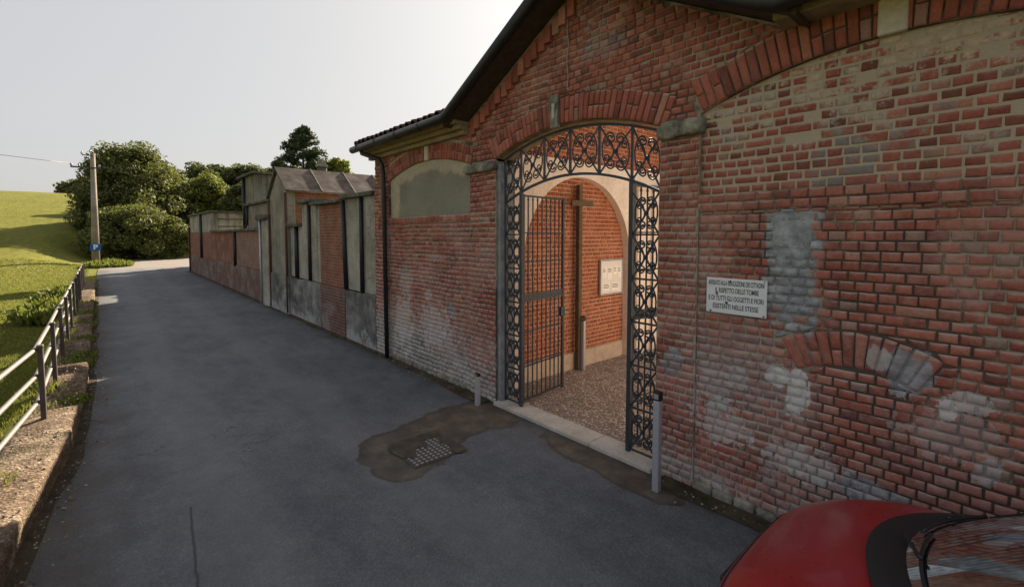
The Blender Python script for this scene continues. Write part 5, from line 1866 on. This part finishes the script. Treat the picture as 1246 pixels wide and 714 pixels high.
def skin(s, t):
    y = NOSE - t
    w_, zt = half_w(y), hood_z(y)
    a = abs(s)
    k_ = a / .62
    return (CX + math.copysign(w_ * .95 * math.sin(k_ * math.pi / 2 * .98) ** .95, s), y - 0.05 * a * a, zt - .13 * k_ ** 3.2)


for s_ in (-1, 1):
    b = MB(); b.tube([skin(s_ * (.545 - .10 * max(0, .3 - t) / .3), t) for t in (.06, .09, .12, .16, .2, .25, .3, .36, .42, .5, .58, .66)], .0045, 5); b.build('bonnet_seam', M['black_plastic'], car, smooth=True)
b = MB(); b.tube([skin(q_ / 10 * .455, .075) for q_ in range(-10, 11)], .0045, 5); b.build('bonnet_seam', M['black_plastic'], car, smooth=True)


def ws(s, v, lift=0.0):
    """windscreen: s -1..1 across, v 0 base .. 1 roof"""
    x = CX + s * (.70 - .10 * v)
    y = .34 - .27 * s * s * (1 - .5 * v) - .80 * v
    z = 1.012 - .062 * s * s + .50 * v - .03 * v * v - .02 * s * s * v + lift
    return (x, y, z)


def grid(mb, fn, nu, nv, u0=-1, u1=1, v0=0, v1=1):
    n0 = len(mb.v)
    for j in range(nv + 1):
        for i in range(nu + 1):
            mb.v.append(fn(u0 + (u1 - u0) * i / nu, v0 + (v1 - v0) * j / nv))
    for j in range(nv):
        for i in range(nu):
            mb.f.append((n0 + j * (nu + 1) + i, n0 + j * (nu + 1) + i + 1, n0 + (j + 1) * (nu + 1) + i + 1, n0 + (j + 1) * (nu + 1) + i)); mb.m.append(0)


b = MB(); grid(b, lambda s, v: ws(s, v), 20, 8); b.build('windscreen', M['glass'], car, smooth=True)
# cowl: dark channel between bonnet edge and glass
b = MB()


def cowl(s, v):
    x = CX + s * .735
    y = .49 - .30 * s * s - .20 * v
    z = (.972 - .062 * s * s) + .010 * math.sin(v * math.pi * 2) + .014 + .030 * v
    return (x, y, z)


grid(b, cowl, 24, 10)
cw = b.build('cowl', M['black_plastic'], car, smooth=True)
for (s0, s1) in ((-.62, .10), (.16, .80)):
    b = MB()
    b.tube([ws(s0 + (s1 - s0) * k_ / 8, .035 + .05 * k_ / 8, .014) for k_ in range(9)], .008, 5)
    b.tube([ws(s0 + (s1 - s0) * (.5 + .5 * k_ / 6), .06 - .09 * k_ / 6, .026) for k_ in range(7)], .009, 5)
    b.build('wiper', M['black_plastic'], car, smooth=True)
for s in (-1, 1):
    b = MB(); b.tube([ws(s, -.02, .0), ws(s, .5, .005), ws(s, 1.0, .0)], .032, 6); b.build('windscreen_seal', M['black_plastic'], car, smooth=True)
# roof, pillars, side glass, rear glass
b = MB()


def roof(s, v):
    x = CX + s * (.60 - .02 * v)
    a = ws(s, 1.0)
    return (x, a[1] - 1.62 * v, a[2] + .045 * math.sin(math.pi * min(1, v * 1.0)) - .03 * v)


grid(b, roof, 14, 12)
rb = b.build('roof', M['car_paint'], car, smooth=True)
for s in (-1, 1):
    b = MB()
    b.tube([roof(s, .42), (CX + s * .74, -1.1, .95)], .03, 6)
    b.tube([roof(s, 1.0), (CX + s * .70, -2.3, .93)], .06, 6)
    b.tube([roof(s, v / 6) for v in range(7)], .028, 6)
    b.build('side_frame', M['car_paint'], car, smooth=True)
for s in (-1, 1):
    b = MB()
    top = [roof(s, v / 6) for v in range(7)]
    bot = [(CX + s * .745, ws(1, .05)[1] + (-2.3 - ws(1, .05)[1]) * v / 6, .955) for v in range(7)]
    for i in range(6):
        b.face([bot[i], bot[i + 1], top[i + 1], top[i]])
    b.face([ws(s, 0.03), bot[0], top[0]])
    b.build('side_window', M['glass'], car)
b = MB()
grid(b, lambda s, v: (CX + s * (.58 + .1 * v), roof(s, 1)[1] - .18 * v, roof(s, 1)[2] - .5 * v), 8, 4)
b.build('rear_window', M['glass'], car)
b = MB()
b.bbox(CX - .66, CX + .66, -2.2, .25, .35, .88, .03)
for sx in (-.34, .34):
    b.bbox(CX + sx - .22, CX + sx + .22, -1.05, -.88, .8, 1.32, .05)
b.bbox(CX - .6, CX + .6, .02, .24, .86, .955, .03)
b.tube([(CX - .34 + .17 * math.cos(k_ * .35), -.18 - .05 * math.sin(k_ * .35), 1.0 + .16 * math.sin(k_ * .35)) for k_ in range(19)], .014, 6)
b.build('interior', M['seat'], car)
for s in (-1, 1):
    b = MB(); b.sphere((CX + s * .50, NOSE - .115, .575), .11, 14, 10, sq=(.95, .62, .62)); b.build('headlight', M['lamp_clear'], car, smooth=True)
    b = MB(); b.bbox(CX + s * .66 - .07, CX + s * .66 + .07, TAIL - .0, TAIL + .12, .62, .9, .02); b.build('tail_light', M['lamp_red'], car)
    b = MB(); b.sphere((CX + s * .93, -.12, 1.0), .1, 12, 8, sq=(.95, .5, .75)); b.tube([(CX + s * .76, -.12, .97), (CX + s * .9, -.12, .99)], .02, 6); b.build('mirror', M['car_paint'], car, smooth=True)
b = MB(); b.bbox(CX - .62, CX + .62, NOSE - .1, NOSE + .035, .24, .47, .04); b.build('bumper', M['black_plastic'], car)
b = MB(); b.bbox(CX - .3, CX + .3, NOSE - .06, NOSE + .005, .5, .57, .01); b.build('grille', M['black_plastic'], car)
for sx in (-1, 1):
    for yy in (.48, -1.78):
        b = MB()
        cx_ = CX + sx * .71
        b.tube([(cx_ - .09, yy, .28), (cx_ - .08, yy, .28), (cx_ + .08, yy, .28), (cx_ + .09, yy, .28)], .28, 24, radii=[.24, .28, .28, .24])
        wl = b.build('wheel', M['tyre'], car, smooth=False)
        b = MB(); b.tube([(cx_ + sx * .085, yy, .28), (cx_ + sx * .1, yy, .28)], .17, 20, radii=[.17, .15]); b.build('rim', M['rim'], wl)
